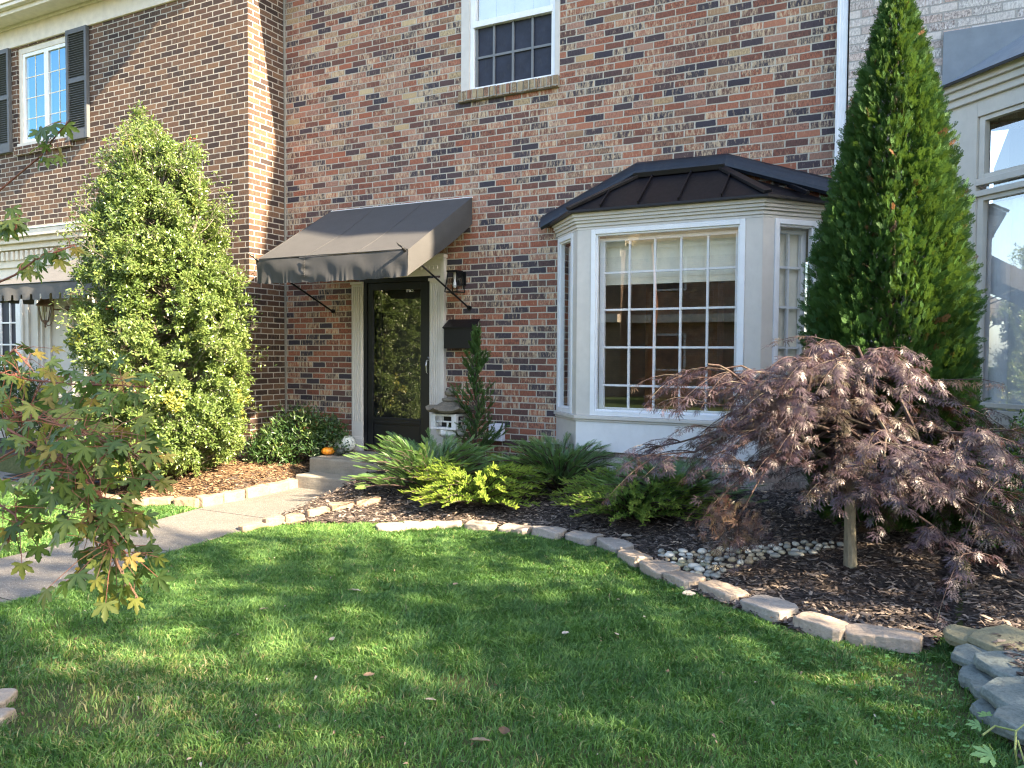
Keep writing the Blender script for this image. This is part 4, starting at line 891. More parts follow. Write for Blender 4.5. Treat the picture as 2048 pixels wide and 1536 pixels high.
# flagstones
FS = [((1935, 1266), .20, .16, .05, -.25, .08, 'flag_lichen', 'small mossy flagstone at the upper left of the stacked stone border'),
      ((2032, 1278), .36, .29, .045, -.55, .11, 'flag_lichen', 'broad flagstone with orange lichen on top of the stacked stone border'),
      ((1962, 1308), .24, .19, .045, -.4, .06, 'flag', 'pale flat flagstone under the lichened slab'),
      ((1968, 1348), .20, .16, .06, -.5, .02, 'flag', 'rounded grey flagstone low at the left side of the stacked border'),
      ((2040, 1330), .36, .27, .045, -.75, .10, 'flag', 'long pale blue grey slab in the middle of the stacked stone border'),
      ((1998, 1385), .34, .15, .05, -1.1, .02, 'flag', 'narrow grey flagstone under the lower slab of the stacked border'),
      ((2060, 1388), .36, .29, .05, -.8, .09, 'flag', 'thick grey slab at the lower end of the stacked stone border'),
      ((2015, 1428), .26, .16, .06, -.7, -.0, 'flag', 'pale flagstone at ground level below the thick slab'),
      ((2062, 1440), .26, .2, .06, -.4, .06, 'flag', 'rough flagstone at the right edge of the picture below the thick slab')]
def slab(c, L, W, Ht, ang, mat, label, seed):
    R = rs(seed); n = 11; o = []
    for i in range(n):
        a = 2*math.pi*(i+R.uniform(-.25, .25))/n; r = (abs(math.cos(a))**3.2+abs(math.sin(a))**3.2)**(-1/3.2)*R.uniform(.86, 1.06); o.append((r*math.cos(a)*L/2, r*math.sin(a)*W/2))
    Rm = Matrix.Rotation(ang, 3, 'Z') @ Matrix.Rotation(R.uniform(.04, .16), 3, 'X') @ Matrix.Rotation(R.uniform(-.06, .06), 3, 'Y')
    v = [(x*R.uniform(.93, 1.0), y*R.uniform(.93, 1.0), -Ht*.5) for x, y in o]+[(x*1.03, y*1.03, 0) for x, y in o]+[(x*R.uniform(.93, .99), y*R.uniform(.93, .99), Ht*.5+R.uniform(-.006, .006)) for x, y in o]+[(0, 0, Ht*.52)]
    f = [tuple(range(n))[::-1]]+[(r*n+i, r*n+(i+1) % n, (r+1)*n+(i+1) % n, (r+1)*n+i) for r in (0, 1) for i in range(n)]+[(2*n+i, 2*n+(i+1) % n, 3*n) for i in range(n)]
    b = MB(); b.add([Rm @ Vector(q)+Vector(c) for q in v], f); o_ = b.build('flagstone', mat, None, origin=tuple(c))
    m = o_.modifiers.new('b', 'BEVEL'); m.width = .004; m.segments = 2; m.limit_method = 'ANGLE'; m = o_.modifiers.new('s', 'SUBSURF'); m.subdivision_type = 'SIMPLE'; m.levels = m.render_levels = 3
    tx = bpy.data.textures.new('rock', 'CLOUDS'); tx.noise_scale = .05; tx.noise_depth = 5; m = o_.modifiers.new('d', 'DISPLACE'); m.texture = tx; m.strength = .009; m.texture_coords = 'GLOBAL'
    return tag(o_, label, 'flagstone', 'stacked flagstone border')
for i, ((a, b), L, W, Ht, ang, zz, mt, lb) in enumerate(FS):
    p = onZ(a, b, zz+Ht); slab((p.x, p.y, zz+Ht*.5), L, W, Ht, ang, M[mt], lb, 200+i)
# flat rubber mat / hose pieces on the neighbour's side
p = onG(70, 958); b = MB(); b.box(p.x-.35, p.x+.3, p.y-.16, p.y+.16, p.z+.0, p.z+.05); tag(b.build('door_mat', M['black'], None, bevel=.02, origin=(p.x, p.y, p.z)), "flat black mat on the neighbour's path behind the maple leaves", 'mat')
h = MB(); hp = [onG(*q, .02) for q in ((150, 972), (185, 966), (215, 964), (240, 966), (225, 972), (190, 974), (160, 970), (120, 976))]; cs = []
for i in range(len(hp)-1):
    for k in range(6):
        t_ = k/6; a = hp[max(i-1, 0)]; b_ = hp[i]; c = hp[i+1]; d = hp[min(i+2, len(hp)-1)]
        cs.append(.5*((2*b_)+(c-a)*t_+(2*a-5*b_+4*c-d)*t_*t_+(3*b_-a-3*c+d)*t_**3))
h.tube(cs, .016, 8); tag(h.build('garden_hose', M['black'], None, smooth=True, origin=tuple(hp[0])), 'black garden hose lying in the mulch left of the holly', 'hose')

# ------------------------------------------------------------------ leaf shapes (x along the leaf)
def T(v, f): return np.array(v, float), np.array(f, int)
def simple_leaf(w=.42, fold=.08, droop=.08):
    return T([(0, 0, 0), (.3, w*.42, fold), (.3, -w*.42, fold), (.65, w*.42, fold*.7-droop*.3), (.65, -w*.42, fold*.7-droop*.3), (1, 0, -droop), (.35, 0, 0), (.65, 0, -droop*.3)],
             [(0, 6, 1), (0, 2, 6), (1, 6, 7), (1, 7, 3), (2, 4, 7), (2, 7, 6), (3, 7, 5), (7, 4, 5)])
def merge(parts):
    V = []; F = []; b = 0
    for v, f in parts: V.append(v); F.append(f+b); b += len(v)
    return np.vstack(V), np.vstack(F)
def palm_leaf(lobes, droop=.16):
    """toothed palmate leaf, lobes = [(angle_deg, length)]"""
    pts = []; n = len(lobes)
    for k, (a, l) in enumerate(lobes):
        a = math.radians(a); dl = math.radians(21)
        for da, r in ((-dl, .46), (-dl*.72, .60), (-dl*.80, .70), (-dl*.42, .76), (-dl*.34, .86), (0, 1.0), (dl*.34, .86), (dl*.42, .76), (dl*.80, .70), (dl*.72, .60)): pts.append((a+da, r*l))
    pts.append((math.radians(lobes[-1][0])+.4, .44*lobes[-1][1]))
    V = [(0, 0, 0)]+[(r*math.cos(a)+.0, r*math.sin(a), -droop*r*r+.05*abs(math.sin(a*2))*r) for a, r in pts]; F = [(0, i, i+1) for i in range(1, len(V)-1)]
    return T(V, F)
def lace_leaf(seed):
    R = rs(seed); parts = []
    for a, l in ((0, 1), (27, .93), (-27, .93), (55, .74), (-55, .74), (90, .45), (-90, .45)):
        a = math.radians(a+R.uniform(-5, 5)); l *= R.uniform(.85, 1.1); c, s = math.cos(a), math.sin(a); dr = R.uniform(.15, .38); v = []; f = []
        def P(x, y): return (l*(x*c-y*s), l*(x*s+y*c), -dr*l*x*x)
        v += [P(0, 0), P(.5, .024), P(.5, -.024), P(1.0, .0)]; f += [(0, 2, 1), (1, 2, 3)]
        for k, x in enumerate((.34, .5, .66, .8)):
            h = (.13, .135, .11, .07)[k]
            for sg in (1, -1):
                b = len(v); v += [P(x-.045, sg*.012), P(x+.05, sg*.012), P(x+.14, sg*h)]; f += [(b, b+1, b+2)]
        parts.append(T(v, f))
    return merge(parts)
def thuja_spray(seed):
    R = rs(seed); v = []; f = []
    def blade(x0, y0, a, l, w, z):
        b = len(v); c, s = math.cos(a), math.sin(a)
        v.extend([(x0-s*w*.5, y0+c*w*.5, z), (x0+s*w*.5, y0-c*w*.5, z), (x0+c*l*.6-s*w*.7, y0+s*l*.6+c*w*.7, z+.02), (x0+c*l*.6+s*w*.7, y0+s*l*.6-c*w*.7, z+.02), (x0+c*l, y0+s*l, z)])
        f.extend([(b, b+1, b+2), (b+1, b+3, b+2), (b+2, b+3, b+4)])
    blade(0, 0, 0, 1, .035, 0)
    for i in range(6):
        for sg in (1, -1):
            x = .12+.14*i+.03*(sg > 0); l = (.5-.05*i)*R.uniform(.75, 1.1); a = sg*math.radians(42+R.uniform(-8, 8)); z = R.uniform(-.05, .05)
            blade(x, 0, a, l, .032, z)
            for k in (.35, .62):
                for s2 in (1, -1): blade(x+math.cos(a)*l*k, math.sin(a)*l*k, a+s2*.75, l*.36, .028, z)
    return T(v, f)
def plume(seed, n=22, sp=.30, el=.24, w=.022):
    R = rs(seed); v = [(0, -w*.3, 0), (0, w*.3, 0), (1, 0, 0)]; f = [(0, 1, 2)]
    for i in range(n):
        x = .04+.93*i/n; a = 2.4*i+R.uniform(-.3, .3); l = el*(1-.55*x)*R.uniform(.8, 1.2); c, s = math.cos(a), math.sin(a); q = sp+.1*R.rand()
        tip = (x+l*math.cos(q+.35), l*math.sin(q+.35)*c, l*math.sin(q+.35)*s); b = len(v)
        v += [(x-.015, -s*w, c*w), (x+.02, s*w, -c*w), (x+l*.55+.01, l*.42*c-s*w*1.3, l*.42*s+c*w*1.3), (x+l*.55, l*.42*c+s*w*1.3, l*.42*s-c*w*1.3), tip]; f += [(b, b+1, b+2), (b+1, b+3, b+2), (b+2, b+3, b+4)]
    return T(v, f)
def comb(seed, n=30):
    R = rs(seed); v = [(0, -.006, 0), (0, .006, 0), (1, 0, .0)]; f = [(0, 1, 2)]
    for i in range(n):
        x = .05+.93*i/n; L = .17*(math.sin(math.pi*min(1, .18+x*.9))**.5)*R.uniform(.85, 1.1)+.02
        for sg in (1, -1):
            a = 1.0+R.uniform(-.1, .1); y = math.sin(a)*L; dx = math.cos(a)*L; up = .45*L; b = len(v)
            v += [(x-.009, 0, 0), (x+.009, 0, 0), (x+dx*.6-.008, sg*y*.6, up*.75), (x+dx*.6+.012, sg*y*.6, up*.75), (x+dx, sg*y, up*.8)]; f += [(b, b+1, b+2), (b+1, b+3, b+2), (b+2, b+3, b+4)]
    return T(v, f)
HOLLY = simple_leaf(.46); BOX = simple_leaf(.6, .05, .05); NAND = simple_leaf(.30, .05, .15)
MAPLE = palm_leaf([(-92, .62), (-46, .90), (0, 1.0), (46, .90), (92, .62)])
def rdir(R, n): return unit(R.normal(size=(n, 3)))

# leaf colours
M['holly'] = leafmat('holly_leaf', [(0, (.075, .125, .03)), (.45, (.125, .185, .05)), (.8, (.20, .25, .07)), (.93, (.30, .32, .08)), (1, (.42, .38, .05))], .30, .25, .65)
M['thuja'] = leafmat('arborvitae_foliage', [(0, (.02, .06, .014)), (.5, (.038, .10, .02)), (.85, (.07, .155, .032)), (.97, (.12, .20, .04)), (1, (.16, .07, .03))], .6, .2, .3)
M['gold'] = leafmat('golden_juniper', [(0, (.10, .20, .035)), (.5, (.21, .33, .05)), (.85, (.34, .44, .07)), (1, (.48, .52, .10))], .6, .3, .3)
M['gold_shaded'] = leafmat('shaded_juniper', [(0, (.06, .14, .03)), (.55, (.12, .22, .045)), (.85, (.24, .33, .06)), (1, (.38, .44, .09))], .6, .3, .3)  # darker copy of the golden juniper, half shade put into the colour
M['yewp'] = leafmat('plum_yew', [(0, (.035, .085, .025)), (.6, (.075, .16, .045)), (1, (.20, .31, .09))], .4, .2, .5)
M['dwarf'] = leafmat('dark_juniper', [(0, (.03, .075, .018)), (.7, (.065, .14, .032)), (1, (.15, .25, .06))], .5, .15, .4)
M['boxw'] = leafmat('boxwood_leaf', [(0, (.03, .085, .015)), (.6, (.055, .13, .02)), (1, (.14, .24, .04))], .35, .2, .5)
M['nand'] = leafmat('nandina_leaf', [(0, (.025, .06, .02)), (.6, (.05, .105, .03)), (.85, (.12, .17, .04)), (.93, (.25, .12, .05)), (1, (.35, .10, .05))], .4, .25, .5)
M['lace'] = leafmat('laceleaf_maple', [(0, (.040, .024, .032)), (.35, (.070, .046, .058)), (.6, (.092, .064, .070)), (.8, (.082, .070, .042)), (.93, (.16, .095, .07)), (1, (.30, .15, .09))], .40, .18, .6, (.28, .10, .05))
M['maple'] = leafmat('green_maple_leaf', [(0, (.045, .085, .025)), (.4, (.085, .14, .035)), (.68, (.15, .20, .045)), (.82, (.24, .24, .05)), (.9, (.30, .19, .05)), (.96, (.32, .13, .05)), (1, (.26, .08, .05))], .48, .38, .4)
M['darkleaf'] = leafmat('dark_shrub_leaf', [(0, (.02, .05, .02)), (.7, (.04, .085, .03)), (1, (.1, .16, .05))], .4, .2, .5)

# ------------------------------------------------------------------ holly
def holly():
    R = rs(5); Yc = 5.62; base = onG(318, 935); base = Vector((onY(318, 900, Yc).x, Yc, .0)); z0 = Hf(base.x, base.y); base.z = z0
    t = thing('holly_tree', 'tall pyramidal holly with glossy leaves and red berries in front of the brown brick corner', 'tree', base)
    prof = [(.00, 150, 460), (.06, 150, 495), (.18, 146, 508), (.35, 148, 512), (.47, 160, 504), (.58, 162, 488), (.68, 160, 462), (.76, 190, 446), (.84, 214, 420), (.90, 232, 400), (.95, 256, 330), (1.0, 276, 292)]
    ztop = onY(285, 238, Yc).z; zbot = z0+.08
    pf = np.array([p[0] for p in prof]); kx = lambda px: onY(px, 700, Yc).x
    Mx = np.array([kx((p[1]+p[2])/2) for p in prof]); Hx = np.array([((p[2]-p[1])/2/191-.07)/.66 for p in prof]); Lx = Mx-Hx; Rx = Mx+Hx
    cen = []
    for i in range(1050):
        q = R.rand()**1.15*.97; l, r = np.interp(q, pf, Lx), np.interp(q, pf, Rx); cx = (l+r)/2; rad = (r-l)/2*.66; a = R.uniform(0, 2*np.pi); rr = rad*(.2+.8*R.rand()**.45)-.13*(1-.3*q)
        rr = max(rr, .02); cen.append((cx+rr*math.cos(a), Yc+rr*math.sin(a), zbot+(ztop-zbot)*q+.02, a, min(1, rr/max(rad, .05)), q))
    for k in range(120):
        q = .08+.92*R.rand()**.6; cx = np.interp(q, pf, Mx); rad = np.interp(q, pf, Hx)*.66; a = R.uniform(0, 2*np.pi); cen.append((cx+(rad-.02)*math.cos(a), Yc+(rad-.02)*math.sin(a), zbot+(ztop-zbot)*q+.08, a, 2, q))
    for k in range(10): cen.append((kx(385)+R.uniform(-.05, .05), Yc+R.uniform(-.05, .05), onY(385, 300+k*12, Yc).z, 0, .5, .93))
    for k in range(8): cen.append((kx(284)+R.uniform(-.05, .05), Yc+R.uniform(-.05, .05), onY(285, 262+k*12, Yc).z, 0, .5, .97))
    P = []; A = []; Nn = []; C = []; tw = MB(); stems = [(base+Vector((dx, dy, 0)), Vector((kx(a), Yc+dy*2, ztop-dz))) for dx, dy, a, dz in ((0, 0, 300, .35), (.12, .05, 385, .6), (-.12, .04, 230, 1.3), (.05, -.08, 330, .9))]
    for s, e in stems: tw.tube([s.lerp(e, k/8)+Vector((.03*math.sin(k*2), .03*math.cos(k*1.7), 0)) for k in range(9)], [.035*(1-k/9)+.006 for k in range(9)], 7)
    for cx, cy, cz, a, fr_, q in cen:
        cc = np.array((cx, cy, cz)); sz = .085+.05*R.rand(); 
        if q > .62: sz *= 1-.55*(q-.62)/.38
        dirn = np.array((math.cos(a)*.8, math.sin(a)*.8, .35)); n = int(330*(sz/.12)**2); col0 = R.rand()
        if fr_ == 2: n = 42; sz *= 1.25
        s, e = stems[R.randint(4)]; h = min(.95, max(0.02, (cz-.35-s.z)/(e.z-s.z))); j = s.lerp(e, h); tw.tube([j, j.lerp(Vector(cc), .5)+Vector((0, 0, -.04)), Vector(cc)], [.006, .004, .002], 4)
        for k in range(7):
            d = unit(dirn+R.normal(size=3)*.75); L = sz*R.uniform(1.0, 1.7); m = n//7; tt = R.rand(m)**.6
            p = cc+d*tt[:, None]*L; lat = unit(R.normal(size=(m, 3))+d*.8); P.append(p+lat*.012+R.normal(size=(m, 3))*.012); A.append(lat); Nn.append(unit(R.normal(size=(m, 3))*.6+dirn*.7+np.array((0, 0, .7))))
            C.append(np.clip(.45*R.rand(m)+.35*col0+.1*R.rand(), 0, .95)+(.30 if (col0 > .988) else 0)); tw.tube([Vector(cc), Vector(cc+d*L*.8)], [.0018, .0008], 3, False)
    P = np.vstack(P); print('holly leaves', len(P))
    scatter('foliage', HOLLY, P, np.vstack(A), np.vstack(Nn), R.uniform(.025, .045, len(P)), M['holly'], t, np.clip(np.concatenate(C), 0, 1))
    tw.build('trunk', M['bark_grey'], t)
    bm = MB()
    for k in range(46):
        i = R.randint(len(P)); c = P[i]
        if c[1] > Yc+.2: continue
        for _ in range(R.randint(3, 9)): q = c+R.normal(size=3)*.018; bm.lathe(q, [(0, -.0055), (.0045, -.003), (.0055, 0), (.0045, .003), (0, .0055)], 6)
    tag(bm.build('berries', M['berry'], t, smooth=True), kind='stuff')
holly()

# ------------------------------------------------------------------ arborvitae
def conifer(name, c, z0, prof, n, size, mat, label, seed, tm=None, group=None, cat='tree', trunk='trunk'):
    R = rs(seed); t = thing(name, label, cat, (c[0], c[1], z0), group); zs = np.array([p[0] for p in prof]); rsx = np.array([p[1] for p in prof])
    zz = R.uniform(zs[0], zs[-1], n*3); rr = np.interp(zz, zs, rsx); keep = R.rand(n*3) < rr/rsx.max(); zz = zz[keep][:n]; rr = rr[keep][:n]; m = len(zz)
    a = R.uniform(0, 2*np.pi, m); lump = 1+.08*np.sin(a*8+1.5*np.sin(zz*3.1))+.07*np.sin(a*5+zz*6)*np.sin(zz*8+a*2)+.05*np.sin(a*17-zz*9)+.05*np.abs(R.normal(size=m))
    dep = 1-.42*R.rand(m)**1.6; r = rr*lump*dep-size*.35
    P = np.stack([c[0]+r*np.cos(a), c[1]+r*np.sin(a), zz], 1); out = np.stack([np.cos(a), np.sin(a), 0*a], 1)
    ax = unit(out*.75+np.array((0, 0, .75))+R.normal(size=(m, 3))*.28); nr = unit(np.cross(ax, np.array((0, 0, 1.)))+R.normal(size=(m, 3))*.55)
    col = np.clip(.30+.35*R.rand(m)+.22*np.sin(a*3+zz*4)*np.sin(zz*5.3), 0, .95); col[R.rand(m) < .012] = 1
    k = R.randint(0, 3, m)
    Vs = []; Fs = []; Rn = []; b = 0
    for i in range(3):
        TV, TF = tm[i] if tm else thuja_spray(i); s = k == i; p = P[s]; x = ax[s]; z = unit(nr[s]-(nr[s]*x).sum(1, keepdims=True)*x); y = np.cross(z, x); sc = R.uniform(.7, 1.25, s.sum())*size
        V = (TV[None, :, 0:1]*x[:, None]+TV[None, :, 1:2]*y[:, None]+TV[None, :, 2:3]*z[:, None])*sc[:, None, None]+p[:, None]
        Vs.append(V.reshape(-1, 3)); Fs.append((TF[None]+(np.arange(len(p))*len(TV))[:, None, None]).reshape(-1, 3)+b); b += V.shape[0]*V.shape[1]; Rn.append(np.repeat(np.clip(col[s]+.0, 0, 1), len(TF)))
    npmesh('foliage', np.vstack(Vs), np.vstack(Fs), mat, t, np.concatenate(Rn))
    tk = MB(); tk.tube([(c[0], c[1], z0-.05), (c[0], c[1], zs[-1]-.3)], [rsx.max()*.12, .01], 8)
    for i in range(90):
        z = R.uniform(z0+.1, zs[-1]-.4); a = R.uniform(0, 6.28); r = np.interp(z+.15, zs, rsx)*.8; tk.tube([(c[0], c[1], z), (c[0]+r*math.cos(a), c[1]+r*math.sin(a), z+.3*r+.1)], [.012, .004], 5)
    tk.build(trunk, M['bark_dark'], t); return t
ac = (-.20, 6.05); g0 = Hf(*ac)
conifer('arborvitae', ac, g0, [(g0+.05, .42), (.8, .50), (1.3, .51), (1.8, .485), (2.2, .43), (2.6, .36), (3.0, .29), (3.35, .215), (3.6, .15), (3.85, .08), (3.98, .03)], 36000, .066, M['thuja'], 'tall dense conical arborvitae between the bay window and the whitewashed house', 12)

# ------------------------------------------------------------------ spreading junipers and plum yews
def spreader(name, c, r, h, nb, per, tmpl, size, mat, label, cat, seed, group=None, lo=.05, hi=1.0, bias=None, up=.35, jit=.10, flat=1.0, barkm='bark_dark'):
    R = rs(seed); z0 = Hf(c[0], c[1]); t = thing(name, label, cat, (c[0], c[1], z0), group); P = []; A = []; Nn = []; C = []; tw = MB(); Sx = []
    for i in range(nb):
        a = R.uniform(0, 2*np.pi) if bias is None or R.rand() < .6 else bias+R.normal()*.9
        el = R.uniform(lo, hi); L = r*R.uniform(.7, 1.12); out = np.array((math.cos(a), math.sin(a)*flat, 0))
        rad = L*math.cos(el*1.15)+.05; top = h*R.uniform(.75, 1.1)*math.sin(.25+el*1.25); c0 = np.array((c[0], c[1], z0+.02))
        pts = []
        for k in range(7): s = k/6; pts.append(c0+out*rad*s+np.array((0, 0, top*(1-(1-s)**1.7)-up*.25*h*max(0, s-.6)**2*4)))
        pts = np.array(pts); tw.tube([Vector(p) for p in pts], [.007*(1-k/7)+.0015 for k in range(7)], 5, False); cb = R.rand()
        for j in range(per):
            s = .22+.80*(j+R.rand()*.8)/per; s = min(s, 1.0); q = s*6; i0 = min(int(q), 5); p = pts[i0]*(1-(q-i0))+pts[i0+1]*(q-i0); d = unit(pts[i0+1]-pts[i0])
            sd = np.cross(d, (0, 0, 1.)); sg = 1 if j % 2 else -1; fan = (1-s)*.9+.18
            P.append(p); A.append(unit(d+sd*sg*fan*R.uniform(.6, 1.1)+R.normal(size=3)*jit+np.array((0, 0, .15+jit)))); Nn.append(unit(np.array((0, 0, 1.))+R.normal(size=3)*.35)); C.append(np.clip(.15+.45*s+.2*R.rand()+.2*cb, 0, 1)); Sx.append(size*(1.15-.35*s)*R.uniform(.8, 1.15))
    P = np.array(P); scatter('foliage', tmpl, P, np.array(A), np.array(Nn), np.array(Sx), mat, t, np.array(C)); tw.build('branches', M[barkm], t); return t
PL = plume(1, 26, .30, .30, .020)
p = onG(945, 1022, .0); spreader('golden_juniper', (p.x, p.y+.12), .62, .40, 210, 30, PL, .068, M['gold'], 'bright yellow green juniper spreading in the sun in front of the plum yews', 'shrub', 31, 'spreading junipers along the lawn edge', 0, .85, jit=.30)
p = onG(1262, 1052, .0); spreader('golden_juniper', (p.x, p.y+.10), .60, .38, 190, 30, PL, .068, M['gold_shaded'], 'half shaded yellow green juniper below the bay window', 'shrub', 32, 'spreading junipers along the lawn edge', 0, .85, jit=.30)
CB = comb(3, 26)
for (px, py, Yc), r, h, nb, lb, sd in (((862, 985, 6.22), .72, .50, 120, 'feathery plum yew spreading over the steps in front of the black door', 41), ((1118, 950, 6.72), .62, .46, 80, 'dark green plum yew against the brick wall left of the bay window', 42), ((1345, 985, 6.42), .66, .34, 70, 'low plum yew under the bay window beside the purple maple', 43)):
    x = onY(px, py, Yc).x; spreader('plum_yew', (x, Yc), r, h, int(nb*1.3), 9, CB, .15, M['yewp'], lb, 'shrub', sd, 'plum yews along the foundation', .05, .95, up=.2)
def dwarf_juniper():
    R = rs(51); Yc = 6.93; x = onY(950, 800, Yc).x; z0 = Hf(x, Yc); zt = onY(948, 655, Yc).z; t = thing('dwarf_juniper', 'slim dark green upright juniper with sparse tiers beside the mailbox', 'tree', (x, Yc, z0)); P = []; A = []; C = []; tw = MB()
    tw.tube([(x, Yc, z0-.03), (x+.02, Yc, (z0+zt)/2), (x-.01, Yc, zt-.08)], [.02, .012, .004], 7)
    for i in range(78):
        q = R.rand()**.85; z = z0+.08+(zt-z0-.22)*q; a = R.uniform(0, 6.283); r = (.24*(1-q)**.8+.035)*(.4+.8*R.rand())*(1+.45*math.sin(q*19)); tip = np.array((x+r*math.cos(a), Yc+r*math.sin(a), z+.10+.5*r)); b0 = np.array((x, Yc, z)); tw.tube([Vector(b0), Vector((b0+tip)/2+np.array((0, 0, -.02))), Vector(tip)], [.005, .003, .0015], 4, False)
        for k in range(13): s = .2+.8*k/12; P.append(b0+(tip-b0)*s); A.append(unit((tip-b0)/np.linalg.norm(tip-b0)+R.normal(size=3)*.5+np.array((0, 0, .35)))); C.append(.2+.5*R.rand()+.2*q)
    for k in range(16): P.append(np.array((x-.01, Yc, zt-.22+.012*k))); A.append(unit(np.array((R.normal()*.3, R.normal()*.3, 1.)))); C.append(.8)
    scatter('foliage', plume(9, 30, .5, .36, .028), np.array(P), np.array(A), rdir(R, len(P)), R.uniform(.045, .08, len(P)), M['dwarf'], t, np.array(C)); tw.build('trunk', M['bark_dark'], t)
dwarf_juniper()

# ------------------------------------------------------------------ leafy mounds
def mound(name, blobs, n, tmpl, sz, mat, label, cat, seed, group=None, lift=.5, stems=20, loose=.0):
    """blobs: (x,y,z,rx,ry,rz)"""
    R = rs(seed); t = thing(name, label, cat, (blobs[0][0], blobs[0][1], Hf(blobs[0][0], blobs[0][1])), group); P = []; Nn = []; w_ = np.array([b[3]*b[5] for b in blobs]); w_ = w_/w_.sum(); tw = MB()
    for b, q in zip(blobs, w_):
        m = int(n*q); d = rdir(R, m); d[:, 2] = np.where(d[:, 2] < -.25, -d[:, 2], d[:, 2]); s = 1-.38*R.rand(m)**1.5; lump = 1+.09*np.sin(d[:, 0]*9+d[:, 2]*7)+.07*np.sin(d[:, 1]*13+d[:, 0]*5)+loose*R.normal(size=m)
        P.append(np.array(b[:3])+d*np.array(b[3:])*(s*lump)[:, None]); Nn.append(d)
        for _ in range(stems//len(blobs)):
            e = rdir(R, 1)[0]; e[2] = abs(e[2]); tw.tube([Vector((b[0]+e[0]*.05, b[1]+e[1]*.05, Hf(b[0], b[1])-.02)), Vector(np.array(b[:3])+e*np.array(b[3:])*.8)], [.008, .003], 5, False)
    P = np.vstack(P); Nn = np.vstack(Nn); k = P[:, 2] > H(P[:, 0], P[:, 1])+.02; P = P[k]; Nn = Nn[k]; m = len(P)
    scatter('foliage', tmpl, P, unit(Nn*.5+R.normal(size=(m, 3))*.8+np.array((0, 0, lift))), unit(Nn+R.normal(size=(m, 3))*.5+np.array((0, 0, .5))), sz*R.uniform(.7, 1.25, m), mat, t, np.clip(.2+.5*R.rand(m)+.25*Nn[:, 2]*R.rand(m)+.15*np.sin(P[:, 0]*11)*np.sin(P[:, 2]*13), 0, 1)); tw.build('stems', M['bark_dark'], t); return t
x = lambda px, py, Y: onY(px, py, Y).x
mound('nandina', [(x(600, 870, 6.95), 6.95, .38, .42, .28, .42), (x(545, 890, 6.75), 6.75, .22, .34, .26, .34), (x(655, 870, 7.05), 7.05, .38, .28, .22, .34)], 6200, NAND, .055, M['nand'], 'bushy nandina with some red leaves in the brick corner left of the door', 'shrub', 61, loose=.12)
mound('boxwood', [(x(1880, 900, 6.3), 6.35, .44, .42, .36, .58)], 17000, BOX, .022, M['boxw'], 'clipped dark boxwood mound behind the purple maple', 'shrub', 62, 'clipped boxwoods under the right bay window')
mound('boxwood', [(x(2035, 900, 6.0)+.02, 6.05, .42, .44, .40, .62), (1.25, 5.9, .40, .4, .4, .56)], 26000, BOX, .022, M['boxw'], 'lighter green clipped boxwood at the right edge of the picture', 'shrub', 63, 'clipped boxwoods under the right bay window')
mound('evergreen_shrub', [(x(20, 850, 6.2), 6.2, .62, .55, .4, .62), (x(-60, 850, 6.1), 6.1, .6, .5, .4, .6), (x(75, 880, 6.3), 6.3, .38, .36, .3, .42)], 9000, HOLLY, .05, M['darkleaf'], 'dark broadleaf shrub below the porch window at the far left', 'shrub', 64, loose=.08)

